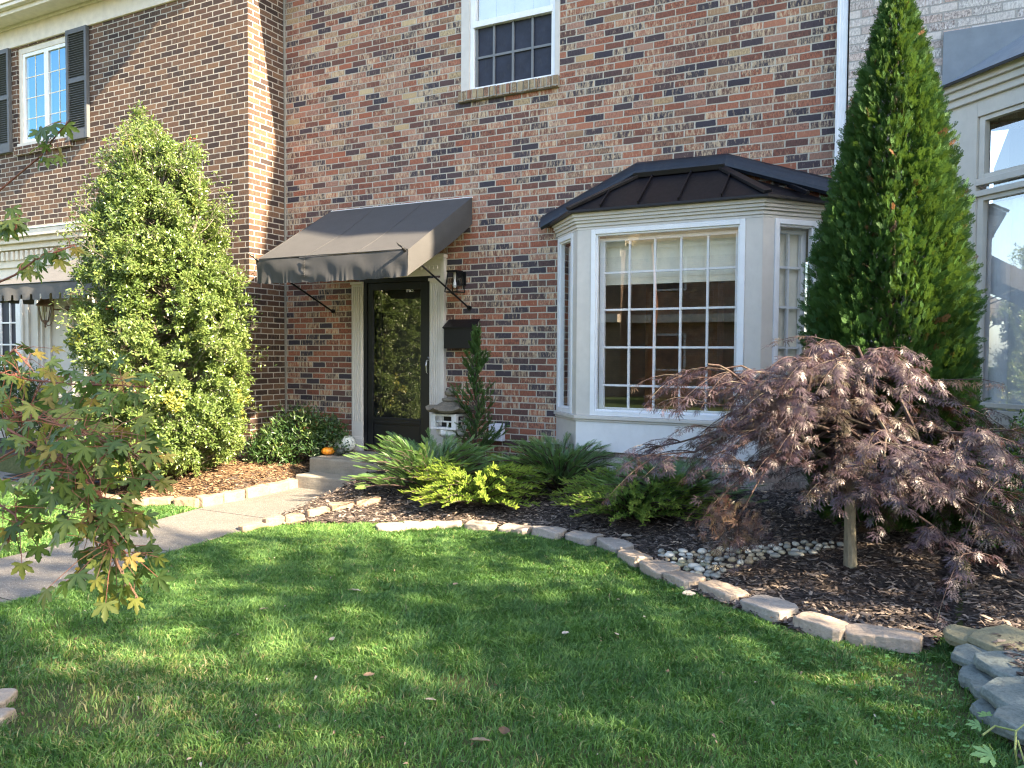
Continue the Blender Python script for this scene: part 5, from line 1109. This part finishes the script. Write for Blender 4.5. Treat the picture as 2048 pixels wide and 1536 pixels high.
# ------------------------------------------------------------------ laceleaf maple
def lace():
    R = rs(71); p = onG(1702, 1134); c = np.array((p.x, p.y, p.z)); t = thing('laceleaf_maple', 'weeping purple laceleaf maple with feathery leaves and a pale crooked trunk', 'tree', p)
    tr = MB(); bc = MB(); fork = Vector((c[0]-.04, c[1]+.05, .62)); tr.tube([Vector(c)-Vector((0, 0, .05)), Vector(c)+Vector((-.005, 0, .04)), Vector(c)+Vector((-.012, .01, .25)), Vector(c)+Vector((-.015, .03, .42)), fork], [.050, .040, .034, .033, .028], 10)
    P = []; A = []; Nn = []; C = []
    hubs = [Vector((c[0]-.12, c[1]+.1, 1.12)), Vector((c[0]+.10, c[1]+.08, 1.02)), Vector((c[0]-.35, c[1]+.05, .95)), Vector((c[0]+.38, c[1]-.02, .86))]
    for h in hubs: tr.tube([fork, fork.lerp(h, .5)+Vector((.04, .0, .02)), h], [.024, .018, .013], 8)
    npad = 66
    for i in range(npad):
        a = 2*math.pi*(i*.618034 % 1)+R.normal()*.12; ca, sa = math.cos(a), math.sin(a); asp = .62 if abs(sa) > .8 else (.85 if abs(sa) > .5 else 1.0); L = (.12+1.12*((i*.7548) % 1)**.75)*asp*(1.10 if ca < 0 else 1.08)
        top = 1.53+.06*math.sin(a*5)-.07*(L/1.1)**2-(.50*L*ca**.5 if ca > 0 else .10*L); z = top-(0, .0, .25, .50, .80, 1.0)[i % 6]*R.uniform(.8, 1.15); z = max(z, (.80 if (ca < -.25 and L > .7) else (.66 if (sa < -.2 and L < .75) else .36))+.10*R.rand())
        h = np.array(hubs[R.randint(4)]); pc = np.array((c[0]+ca*L-.04, c[1]+sa*L+.05, z)); mid = (h+pc)/2+np.array((0, 0, .10+.10*R.rand()))+R.normal(size=3)*.04; mid[2] = max(mid[2], z)
        pts = np.array([(1-s)**2*h+2*s*(1-s)*mid+s*s*pc for s in np.linspace(0, 1, 7)]); pts[1:-1] += R.normal(size=(5, 3))*.032; bc.tube([Vector(q) for q in pts], [.012*(1-k/7)+.0028 for k in range(7)], 6, False); cb = R.rand()
        for tq in range(9):
            az = a+R.normal()*.75; LL = R.uniform(.20, .42)*(1.0 if L > .4 else .8); o2 = np.array((math.cos(az), math.sin(az), 0)); st = pts[R.randint(3, 7)]; en = st+o2*LL-np.array((0, 0, LL*R.uniform(.05, .85))); mm = (st+en)/2+np.array((0, 0, LL*.22)); tw_ = np.array([(1-s)**2*st+2*s*(1-s)*mm+s*s*en for s in np.linspace(0, 1, 6)]); bc.tube([Vector(q) for q in tw_], [.0028*(1-k/6)+.0008 for k in range(6)], 4, False)
            for j in range(16):
                s = .12+.88*(j+R.rand()*.9)/16; s = min(s, 1); q = s*5; i0 = min(int(q), 4); b0 = tw_[i0]*(1-(q-i0))+tw_[i0+1]*(q-i0); d = unit(tw_[i0+1]-tw_[i0]); sd = unit(np.cross(d, (0, 0, 1.)))*(1 if j % 2 else -1); o = b0+sd*R.uniform(0, .03)+np.array((0, 0, R.uniform(-.02, .01)))
                P.append(o); A.append(unit(d*.55+sd*.55+R.normal(size=3)*.30-np.array((0, 0, .30)))); Nn.append(unit(np.array((ca*.35, sa*.35, .95))+R.normal(size=3)*.30)); C.append(np.clip(.20+.5*R.rand()+.35*(cb-.4), 0, 1))
    # low hanging tuft left of the trunk, sunlight put into its lighter leaf tones
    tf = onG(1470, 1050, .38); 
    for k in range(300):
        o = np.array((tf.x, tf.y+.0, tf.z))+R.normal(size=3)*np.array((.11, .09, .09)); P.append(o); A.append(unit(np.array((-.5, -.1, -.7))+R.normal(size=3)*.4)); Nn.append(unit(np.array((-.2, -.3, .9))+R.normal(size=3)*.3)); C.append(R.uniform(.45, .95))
    bc.tube([Vector((c[0]-.4, c[1], .95)), Vector((tf.x+.1, tf.y, .62)), tf], [.008, .005, .003], 5)
    # the thin shoot reaching right in front of the bay glass
    sh = [onY(1800, 755, 5.6), onY(1880, 760, 5.5), onY(1960, 758, 5.5), onY(2010, 768, 5.5)]; bc.tube(sh, [.006, .004, .003, .001], 5)
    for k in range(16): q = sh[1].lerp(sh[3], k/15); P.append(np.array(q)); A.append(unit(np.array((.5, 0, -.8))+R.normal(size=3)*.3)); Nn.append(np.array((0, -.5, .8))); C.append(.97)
    P = np.array(P); A = np.array(A); Nn = np.array(Nn); C = np.array(C); k = R.randint(0, 3, len(P)); print('lace', len(P))
    low = P[:, 2] > H(P[:, 0], P[:, 1])+.05; V = []; F = []; Q = []; b = 0
    for i in range(3):
        TV, TF = lace_leaf(i+1); s = (k == i) & low; x_ = unit(A[s]); z = unit(Nn[s]-(Nn[s]*x_).sum(1, keepdims=True)*x_); y = np.cross(z, x_); sc = R.uniform(.036, .080, s.sum())
        W = (TV[None, :, 0:1]*x_[:, None]+TV[None, :, 1:2]*y[:, None]+TV[None, :, 2:3]*z[:, None])*sc[:, None, None]+P[s][:, None]; V.append(W.reshape(-1, 3)); F.append((TF[None]+(np.arange(s.sum())*len(TV))[:, None, None]).reshape(-1, 3)+b); b += W.shape[0]*W.shape[1]; Q.append(np.repeat(C[s], len(TF)))
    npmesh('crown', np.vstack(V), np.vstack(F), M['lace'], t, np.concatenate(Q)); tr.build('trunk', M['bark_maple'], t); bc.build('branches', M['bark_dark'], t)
lace()

# ------------------------------------------------------------------ foreground maple (trunk just outside the frame)
def front_maple():
    R = rs(81); t = thing('green_maple', 'green maple with drooping leafy branches hanging in from the left edge', 'tree', (-3.85, 1.95, 0))
    tr = MB(); tr.tube([(-3.85, 1.95, -.1), (-3.82, 1.96, .5), (-3.8, 1.98, 1.3), (-3.7, 2.0, 2.2), (-3.75, 2.1, 3.2)], [.085, .07, .06, .045, .02], 10)
    BR = [([(90, 305, 2.5), (105, 280, 2.45), (140, 240, 2.4)], [(-320, 560, 3.0), (-60, 430, 2.7), (30, 355, 2.6)], 15, .035),
          ([(0, 450, 2.5), (30, 460, 2.5), (40, 430, 2.5)], [(-320, 560, 2.9), (-60, 470, 2.6)], 13, .03),
          ([(30, 550, 2.4), (70, 520, 2.35), (110, 505, 2.3), (150, 490, 2.3)], [(-320, 640, 2.8), (-60, 590, 2.6)], 20, .02),
          ([(0, 745, 2.4), (60, 760, 2.4), (160, 770, 2.3), (230, 770, 2.2), (300, 775, 2.15)], [(-320, 720, 2.8), (-80, 730, 2.5)], 62, .05),
          ([(0, 720, 2.5), (30, 700, 2.45), (60, 735, 2.4)], [(-300, 700, 2.8), (-80, 730, 2.6)], 16, .05),
          ([(0, 840, 2.3), (60, 830, 2.2), (150, 860, 2.1), (230, 890, 2.1), (300, 910, 2.1)], [(-320, 780, 2.7), (-80, 810, 2.4)], 115, .08),
          ([(90, 900, 2.1), (150, 945, 2.05), (200, 985, 2.0), (210, 1030, 2.0), (215, 1080, 2.0), (235, 1125, 2.0)], [(-300, 800, 2.6), (0, 850, 2.2)], 150, .07),
          ([(235, 1130, 2.0), (262, 1175, 2.0), (278, 1200, 2.0)], [(215, 1080, 2.0)], 7, .02),
          ([(180, 1050, 2.05), (200, 1110, 2.05), (190, 1150, 2.05)], [(200, 1000, 2.0)], 15, .035),
          ([(30, 900, 2.2), (90, 930, 2.15), (150, 950, 2.1)], [(-250, 990, 2.5), (-30, 935, 2.25)], 26, .06),
          ([(0, 1010, 2.2), (30, 1030, 2.15), (40, 1060, 2.1), (10, 1090, 2.1)], [(-250, 960, 2.5), (-60, 990, 2.3)], 32, .06)]
    P = []; A = []; Nn = []; C = []; Sz = []
    for lf, pre, n, spread in BR:
        pp = [atd(*q) for q in pre]+[atd(*q) for q in lf]
        if pre[0][0] < -200: pp = [Vector((-3.8, 1.98, 1.0+(700-pre[0][1])*.0012))]+pp
        tr.tube(pp, [.0035*(1-k/len(pp))+.0014 for k in range(len(pp))], 6, False); L = [atd(*q) for q in lf]
        n = int(n*.85)
        for j in range(n):
            s = (j+R.rand())/n*(len(L)-1); i0 = min(int(s), len(L)-2); o = np.array(L[i0].lerp(L[i0+1], s-i0)); off = R.normal(size=3)*spread*np.array((1, .8, .75)); e = o+off
            tr.tube([Vector(o), Vector(o+off*.5+np.array((0, 0, .01))), Vector(e)], [.0016, .0012, .0009], 3, False); P.append(e); A.append(unit(off/max(np.linalg.norm(off), 1e-3)*.6+np.array((.2, -.1, -.85))+R.normal(size=3)*.3)); Nn.append(unit(np.array((.1, -.35, .9))+R.normal(size=3)*.5)); C.append(np.clip(R.rand()**.8*.9+(.14 if R.rand() < .14 else 0), 0, 1)); Sz.append(R.uniform(.03, .054))
    scatter('leaves', MAPLE, np.array(P), np.array(A), np.array(Nn), np.array(Sz), M['maple'], t, np.array(C)); tr.build('trunk', M['twig_red'], t)
front_maple()
def vine():
    t = thing('vine', 'pale green broad leaved vine at the lower right corner of the lawn', 'vine', tuple(onZ(2020, 1480, .03))); tr = MB(); pts = [onZ(2040, 1560, .0), onZ(2030, 1500, .12), onZ(2032, 1462, .12), onZ(1990, 1452, .10), onZ(1965, 1470, .08)]
    tr.tube(pts, [.004]*5, 6); tr.tube([pts[2], onZ(2060, 1440, .16)], .003, 5); tr.tube([onZ(2060, 1560, .03), onZ(2035, 1480, .14)], .003, 5); tr.build('stem', M['twig_green'], t)
    L = palm_leaf([(-75, .72), (-35, .9), (0, 1.0), (35, .9), (75, .72)], .12); R = rs(5); P = []; A = []; Nn = []
    for (a, b, z), ax in zip(((1965, 1432, .1), (1950, 1450, .08), (1975, 1510, .1), (2045, 1530, .08), (2050, 1440, .15), (1900, 1470, .04)), ((-.4, 1, .1), (-1, -.2, 0), (-1, -.3, 0), (.2, -1, 0), (1, .4, 0), (-.8, .4, 0))): P.append(onZ(a+10, b, z)); A.append(ax); Nn.append((-.1, -.4, 1))
    scatter('leaves', L, np.array(P), np.array(A, float), np.array(Nn, float)+R.normal(size=(6, 3))*.15, np.array([.045, .05, .07, .06, .045, .03]), M['vineleaf'], t, R.rand(6))
M['twig_green'] = bark('green_stem', (.22, .26, .08), (.34, .38, .14)); M['vineleaf'] = leafmat('vine_leaf', [(0, (.16, .30, .10)), (1, (.26, .42, .16))], .45, .3)
vine()

# ------------------------------------------------------------------ grass, clover, mulch chips, litter
M['grass'] = leafmat('grass_blade', [(0, (.038, .092, .026)), (.35, (.082, .175, .046)), (.7, (.145, .265, .07)), (.82, (.21, .32, .085)), (.9, (.22, .23, .09)), (1, (.34, .29, .16))], .5, .32, .35, (.2, .5, .03))
def nz(x, y, f, s): return np.sin(x*f+s)*np.sin(y*f*1.13+s*2.1)+.6*np.sin(x*f*2.3+y*f*1.7+s*3)+.4*np.sin(y*f*3.9-x*f*2.9+s)
def grass():
    R = rs(91); zones = [(-5.6, 1.2, 1.0, 2.7, 19000, 1), (-5.2, 1.0, 2.7, 4.2, 26000, 1.0), (-5.0, .6, 4.2, 5.75, 24000, 1.15), (-11.5, -5.6, 2.2, 5.4, 9000, 1.6)]
    V = []; Rn = []; 
    for x0, x1, y0, y1, dens, ws in zones:
        n = int((x1-x0)*(y1-y0)*dens); x = R.uniform(x0, x1, n); y = R.uniform(y0, y1, n)
        k = ~((x > pl(y)+.0) & (x < pr(y)-.0)) & ~inbed(x, y-.0) & ~inleft(x, y); 
        dep = .887*y-.4617*x; lat = .887*x+.4617*y; k &= (np.abs(lat)/dep < .80)
        bare = ((x+3.05)**2/.16+(y-1.95)**2/.05 < 1) | ((x+1.75)**2/.02+(y-2.95)**2/.01 < 1) | ((x-.12)**2/.05+(y-3.95)**2/.06 < 1)
        k &= ~(bare & (R.rand(n) < .75)); k &= R.rand(n) < (.80+.2*nz(x, y, 2.2, 1.0)); x = x[k]; y = y[k]; n = len(x)
        hh = .022+.020*R.rand(n)+.005*nz(x, y, 1.7, 2)+.009*np.clip(nz(x, y, 11, 5), -1, 1); hh *= np.where(R.rand(n) < .04, 1.45, 1); hh = np.clip(hh, .012, .075)
        ed = (y > ye(x)-.10) & (x > -4.85); hh = np.where(ed, hh*.85, hh)
        a0 = 2.0*nz(x, y, 6.5, 4)+R.normal(size=n)*1.5; lean = np.clip(.7+.35*R.normal(size=n), .1, 1.8)*hh; dx, dy = np.cos(a0), np.sin(a0)
        w_ = (.0016+.0014*R.rand(n))*ws*(1+.05*(dep[k]-2.5)); b0 = R.uniform(0, 2*np.pi, n); wx, wy = np.cos(b0)*w_, np.sin(b0)*w_; z = H(x, y)
        v = np.empty((n, 5, 3)); v[:, 0] = np.stack([x-wx, y-wy, z-.004], 1); v[:, 1] = np.stack([x+wx, y+wy, z-.004], 1)
        v[:, 2] = np.stack([x+dx*lean*.38-wx*.8, y+dy*lean*.38-wy*.8, z+hh*.62], 1); v[:, 3] = np.stack([x+dx*lean*.38+wx*.8, y+dy*lean*.38+wy*.8, z+hh*.62], 1); v[:, 4] = np.stack([x+dx*lean*1.15, y+dy*lean*1.15, z+hh*(.96-.18*R.rand(n))], 1)
        V.append(v); dry = .02+.03*np.clip(nz(x, y, 1.3, 7), 0, 2)+.42*np.exp(-((x+3.0)**2/.5+(y-2.1)**2/.2))+.16*np.exp(-((x+.1)**2/.15+(y-3.9)**2/.2))+.12*np.exp(-((x+1.7)**2/.2+(y-2.8)**2/.1))
        c = np.clip(.40+.12*nz(x, y, .9, 3)+.13*nz(x, y, 8, 8)+.19*R.normal(size=n), 0, .82); c = np.where(R.rand(n) < dry, R.uniform(.85, 1, n), c); Rn.append(c)
    V = np.vstack(V); n = len(V); F = (np.array([(0, 1, 2), (1, 3, 2), (2, 3, 4)])[None]+(np.arange(n)*5)[:, None, None]).reshape(-1, 3); print('blades', n)
    tag(npmesh('grass', V, F, M['grass'], None, np.repeat(np.concatenate(Rn), 3)), 'mown green lawn grass with a few dry tan patches', 'grass', kind='stuff')
grass()
def clover():
    R = rs(93); pts = []
    for (a, b, sx, sy, n) in ((1560, 1330, 90, 22, 70), (1700, 1370, 90, 30, 60), (1830, 1380, 60, 40, 90), (1900, 1460, 50, 30, 30), (1620, 1440, 50, 20, 26), (1330, 1180, 30, 14, 14), (1780, 1500, 120, 30, 50), (75, 1345, 28, 10, 12), (450, 1150, 60, 20, 14), (900, 1140, 60, 15, 12), (110, 1085, 25, 6, 20)):
        for _ in range(n): q = onG(a+R.normal()*sx, min(b+R.normal()*sy, 1600)); pts.append((q.x, q.y))
    pts = np.array([q for q in pts if not inbed(np.array(q[0]), np.array(q[1]-.02)) and not onpath(q[0], q[1])]); P = []; A = []; Nn = []; S_ = []
    for x_, y_ in pts:
        z = Hf(x_, y_)+R.uniform(.02, .055); a0 = R.uniform(0, 6.28); s = R.uniform(.008, .014); nn = unit(np.array((0, -.15, 1.))+R.normal(size=3)*.3)
        for k in range(3): a = a0+k*2.094; P.append((x_, y_, z)); A.append((math.cos(a), math.sin(a), .05)); Nn.append(nn); S_.append(s)
    CL = T([(0, 0, 0), (.45, .40, .06), (.45, -.40, .06), (.9, .36, .05), (.9, -.36, .05), (.98, 0, 0)], [(0, 2, 1), (1, 2, 3), (2, 4, 3), (3, 4, 5)])
    M['clov'] = leafmat('clover_leaf', [(0, (.06, .16, .045)), (.8, (.10, .24, .07)), (1, (.17, .31, .09))], .5, .3)
    tag(scatter('clover', CL, np.array(P), np.array(A, float), np.array(Nn), np.array(S_), M['clov'], None, np.repeat(R.rand(len(pts)), 3)), 'round leaved clover growing in the lawn beside the stone border', 'clover', kind='stuff')
clover()
M['chip'] = leafmat('mulch_chip', [(0, (.034, .027, .024)), (.4, (.085, .068, .059)), (.72, (.17, .138, .118)), (.9, (.30, .245, .20)), (1, (.46, .36, .26))], .8, 0, .2)
M['chipt'] = leafmat('pine_straw', [(0, (.05, .03, .018)), (.4, (.14, .085, .05)), (.8, (.28, .18, .10)), (1, (.42, .3, .18))], .8, 0, .2)
def chips(name, n, x0, x1, y0, y1, pred, mat, seed, lab, lmin=.012, lmax=.05, avoid=None):
    R = rs(seed); x_ = R.uniform(x0, x1, n); y_ = R.uniform(y0, y1, n); k = pred(x_, y_)
    dep = .887*y_-.4617*x_; lat = .887*x_+.4617*y_; k &= (np.abs(lat)/dep < .82) & (y_ < 7.38)
    k &= ~((x_ > -5.99) & (x_ < -4.45) & (y_ > 6.35))
    if avoid is not None: k &= ~np.array([avoid(a, b) for a, b in zip(x_, y_)])
    x_ = x_[k]; y_ = y_[k]; n = len(x_); z = H(x_, y_)+.008+.016*R.rand(n)**1.5; a = R.uniform(0, 2*np.pi, n); L = lmin+(lmax-lmin)*R.rand(n)**2.2; w_ = L*R.uniform(.12, .38, n)+.0015
    CH = T([(-.5, -.42, 0), (.42, -.5, .0), (.5, .35, 0), (-.38, .5, 0), (-.1, 0, .30), (.25, .05, .26)], [(0, 1, 5), (0, 5, 4), (1, 2, 5), (2, 3, 4), (2, 4, 5), (3, 0, 4)])
    ax = unit(np.stack([np.cos(a), np.sin(a), R.normal(size=n)*.22], 1)); nr = unit(np.array((0, 0, 1.))+R.normal(size=(n, 3))*.3); TV, TF = CH; zz = unit(nr-(nr*ax).sum(1, keepdims=True)*ax); yy = np.cross(zz, ax)
    V = TV[None, :, 0:1]*ax[:, None]*L[:, None, None]+TV[None, :, 1:2]*yy[:, None]*w_[:, None, None]+TV[None, :, 2:3]*zz[:, None]*w_[:, None, None]+np.stack([x_, y_, z], 1)[:, None]
    tag(npmesh(name, V, (TF[None]+(np.arange(n)*6)[:, None, None]).reshape(-1, 3), mat, None, np.repeat(R.rand(n)**1.15, 6)), lab, 'mulch', kind='stuff')
chips('mulch_chips', 130000, -4.9, 1.6, 3.0, 7.4, inbed, M['chip'], 95, 'dark shredded bark mulch covering the bed under the purple maple', .012, .072, avoid=lambda a, b: inpoly(a, b, wp))
chips('mulch_chips', 46000, -9.6, -5.95, 5.1, 7.4, inleft, M['chipt'], 96, 'tan pine straw mulch around the foot of the holly', .02, .07)
M['litter'] = leafmat('dry_leaf', [(0, (.12, .07, .045)), (.5, (.30, .20, .13)), (1, (.52, .46, .38))], .7, .2, .3)
def dryleaf(px, py, size, tone, ang, lab, curl=.25, up=.035):
    p = onG(px, py, up); n = 9; v = []; f = []
    for i in range(n+1):
        s = i/n; wd = .36*math.sin(math.pi*min(1, s*.92+.06))**.8*(1+.08*math.sin(i*2.4))
        for k, q in enumerate((-1, -.5, 0, .5, 1)): v.append((s-.5, q*wd, curl*(abs(q)**1.5)*wd*1.2+curl*.5*(s-.5)**2+.02*math.sin(i*1.9+k)))
    for i in range(n):
        for k in range(4): a = i*5+k; f.append((a, a+1, a+6, a+5))
    v += [(-.5, -.012, .0), (-.5, .012, .0), (-.68, 0, .05)]; f.append((len(v)-3, len(v)-2, len(v)-1, len(v)-3)[:3]+(len(v)-1,)) if False else None
    Rm = Matrix.Rotation(ang, 4, 'Z') @ Matrix.Rotation(.3*math.sin(px), 4, 'X'); V = np.array([tuple(p+(Rm @ Vector(q))*size) for q in v[:-3]])
    F = np.array(f); return tag(npmesh('fallen_leaf', V, F, M['litter'], None, np.full(len(F), tone), origin=tuple(p), smooth=True), lab, 'leaf', 'fallen leaves on the lawn and path')
for a in ((960, 1482, .075, .55, .4, 'large curled tan leaf lying on the lawn nearest the bottom edge'), (708, 1181, .085, 1.0, .2, 'pale whitish leaf on the lawn below the front steps'), (1008, 1462, .06, .1, 2.0, 'crumpled dark brown leaf just right of the large tan leaf'),
          (1131, 1266, .045, .95, 1.2, 'small pale leaf standing in the grass left of the pebbles'), (1233, 1268, .035, .9, 2.3, 'smallest pale leaf in the grass below the curved stones'), (738, 1350, .05, .45, .8, 'tan leaf half sunk in the middle of the lawn'),
          (860, 1400, .05, .75, .3, 'light tan leaf beside the dry patch near the bottom of the lawn'), (911, 1168, .045, .6, 1.7, 'small tan leaf in the sunny patch of lawn'), (664, 1278, .04, .8, 2.6, 'yellowish leaf low on the left half of the lawn'),
          (672, 1007, .10, .3, .3, 'brown leaf lying on the path at the foot of the steps', .25, .035), (1378, 1188, .08, .98, .5, 'pale flat leaf in the grass beside the curved edging stones'), (527, 1218, .05, .7, 1.0, 'small tan leaf on the shaded lawn right of the hanging branch'), (1253, 1072, .08, .95, .6, 'pale leaf in the mulch beside the half shaded juniper')): dryleaf(*a)

def litter():
    R = rs(97); n = 150; P = []; 
    while len(P) < n:
        q = onG(R.uniform(-40, 1900), R.uniform(1070, 1536), .02)
        if not inbed(np.array(q.x), np.array(q.y)) and not onpath(q.x, q.y): P.append((q.x, q.y, Hf(q.x, q.y)+R.uniform(.015, .04)))
    tag(scatter('leaf_litter', simple_leaf(.5, .2, .3), np.array(P), rdir(R, n)*np.array((1, 1, .4)), unit(rdir(R, n)*.7+np.array((0, 0, 1.))), R.uniform(.008, .026, n), M['litter'], None, R.rand(n)), 'small dry bits of fallen leaf scattered through the lawn', 'leaf litter', kind='stuff')
litter()

# ------------------------------------------------------------------ the street behind and beside the camera (seen in the panes, and unseen things added to shade the lawn)
M['shade_leaf'] = leafmat('shade_tree_leaf', [(0, (.04, .09, .02)), (1, (.12, .2, .05))], .5, .3)
def unseen_shade_tree(c, h, blobs, n, sz, lab, seed, gaps=()):
    R = rs(seed); t = thing('unseen_shade_tree', lab, 'tree', (c[0], c[1], 0)); P = []; tr = MB(); tr.tube([(c[0], c[1], -.1), (c[0]+.05, c[1], h*.5), (c[0], c[1], h*.85)], [.22, .16, .05], 10)
    tot = sum(b[3]*b[4]*b[5] for b in blobs)
    for b in blobs:
        m = int(n*b[3]*b[4]*b[5]/tot); d = rdir(R, m); P.append(np.array(b[:3])+d*np.array(b[3:])*(R.rand(m)**.33)[:, None]); tr.tube([(c[0], c[1], h*.4), tuple(b[:3])], [.09, .02], 6)
    P = np.vstack(P)
    for y, z, ry, rz in gaps: P = P[((P[:, 1]-y)/ry)**2+((P[:, 2]-z)/rz)**2 > 1]
    scatter('crown', simple_leaf(.7), P, rdir(R, len(P)), rdir(R, len(P)), sz*R.uniform(.7, 1.3, len(P)), M['shade_leaf'], t, R.rand(len(P))); tr.build('trunk', M['bark_grey'], t)
def row_house(x0, x1, y0, y1, he, hr, mat, lab, face=1):
    t = thing('row_house', lab, 'townhouse', ((x0+x1)/2, y1, 0)); b = MB(); b.box(x0, x1, y0, y1, -.2, he); b.build('wall', mat, t)
    r = MB(); ym = (y0+y1)/2; r.hexa([(x0-.3, y0-.4, he), (x1+.3, y0-.4, he), (x1+.3, y1+.4, he), (x0-.3, y1+.4, he), (x0-.3, ym-.05, hr), (x1+.3, ym-.05, hr), (x1+.3, ym+.05, hr), (x0-.3, ym+.05, hr)]); r.build('roof', M['shingle'], t)
    e = MB(); e.box(x0-.3, x1+.3, y1+.3, y1+.42, he-.12, he+.1); e.box(x0, x1, y1, y1+.08, he-.45, he-.02)
    if he > 5: e.box(x0, x1, y1, y1+.35, 2.7, 3.0)
    e.build('eave', M['trim_cream'], t)
    n = max(1, int((x1-x0)/3.2))
    for i in range(n):
        cx = x0+(i+.5)*(x1-x0)/n
        for z in ((.9, 3.9) if he > 5 else (.9,)):
            f = MB(); f.box(cx-.6, cx+.6, y1-.02, y1+.05, z, z+1.4); wv = f.build('window', M['trim_white'], t); g_ = MB(); g_.box(cx-.52, cx+.52, y1+.052, y1+.06, z+.08, z+1.32); g_.build('pane', M['screen'], wv)
row_house(-24, -10, -22, -14, 5.6, 8.4, M['brick_brown'], 'brown brick row house across the street behind the camera')
row_house(-10, 3, -22, -15, 5.6, 8.4, M['brick_red'], 'red brick row house across the street behind the camera')
row_house(-52, -30, -24, -14, 8.2, 13, M['trim_cream'], 'tall cream gabled row house far across the street')
conifer('spruce', (3.6, -12.5), 0, [(.6, 2.3), (2, 2.4), (5, 1.7), (8, .8), (10, .1)], 2500, .8, M['thuja'], 'tall spruce across the street behind the camera', 14)

# unseen tall house and trees added on the sunny side to shade the middle facade and lawn
t = thing('row_house', 'unseen tall mansard row house added beyond the right edge to shade the facade', 'townhouse', (10, 6, 0)); b = MB(); b.box(6.4, 14, 5.47, 15, -.2, 10.2); b.build('wall', M['brick_white'], t)
r = MB(); r.hexa([(6.4, 5.44, 10.2), (14, 5.44, 10.2), (14, 15, 10.2), (6.4, 15, 10.2), (6.4, 5.94, 13.2), (14, 5.94, 13.2), (14, 14.6, 13.2), (6.4, 14.6, 13.2)]); r.build('roof', M['shingle'], t)  # steep roof slope shaped to set the shadow edge on the corner wall
unseen_shade_tree((9, .55), 8, [(9, 1.85, 7.6, 1.6, 1.7, 1.5), (9.3, -.85, 7.2, 1.5, 1.6, 1.9), (8.6, .75, 5.2, 1.6, 2.0, 1.4), (9.2, -3.25, 6.8, 1.6, 1.7, 1.9), (9, 2.85, 5.6, 1.4, 1.2, 1.4), (8.8, -1.85, 4.4, 1.5, 1.6, 1.2), (9, .45, 8.8, 1.3, 1.4, 1.0)], 15000, .16, 'unseen broad leafy tree added beyond the right edge to shade the lawn', 21, gaps=((1.55, 8.05, .6, .55), (3.15, 7.05, .3, .26), (1.85, 6.75, .2, .2), (1.6, 6.1, .2, .12)))  # crown gaps cut to let sun patches onto the lawn
conifer('arborvitae', (4.0, 5.3), 0, [(.1, .7), (1.2, .95), (2.2, .85), (3.2, .5), (4.1, .1)], 2200, .22, M['thuja'], 'unseen arborvitae added beyond the right edge to shade the beds', 22)  # added out of view to keep low sun off the laceleaf maple
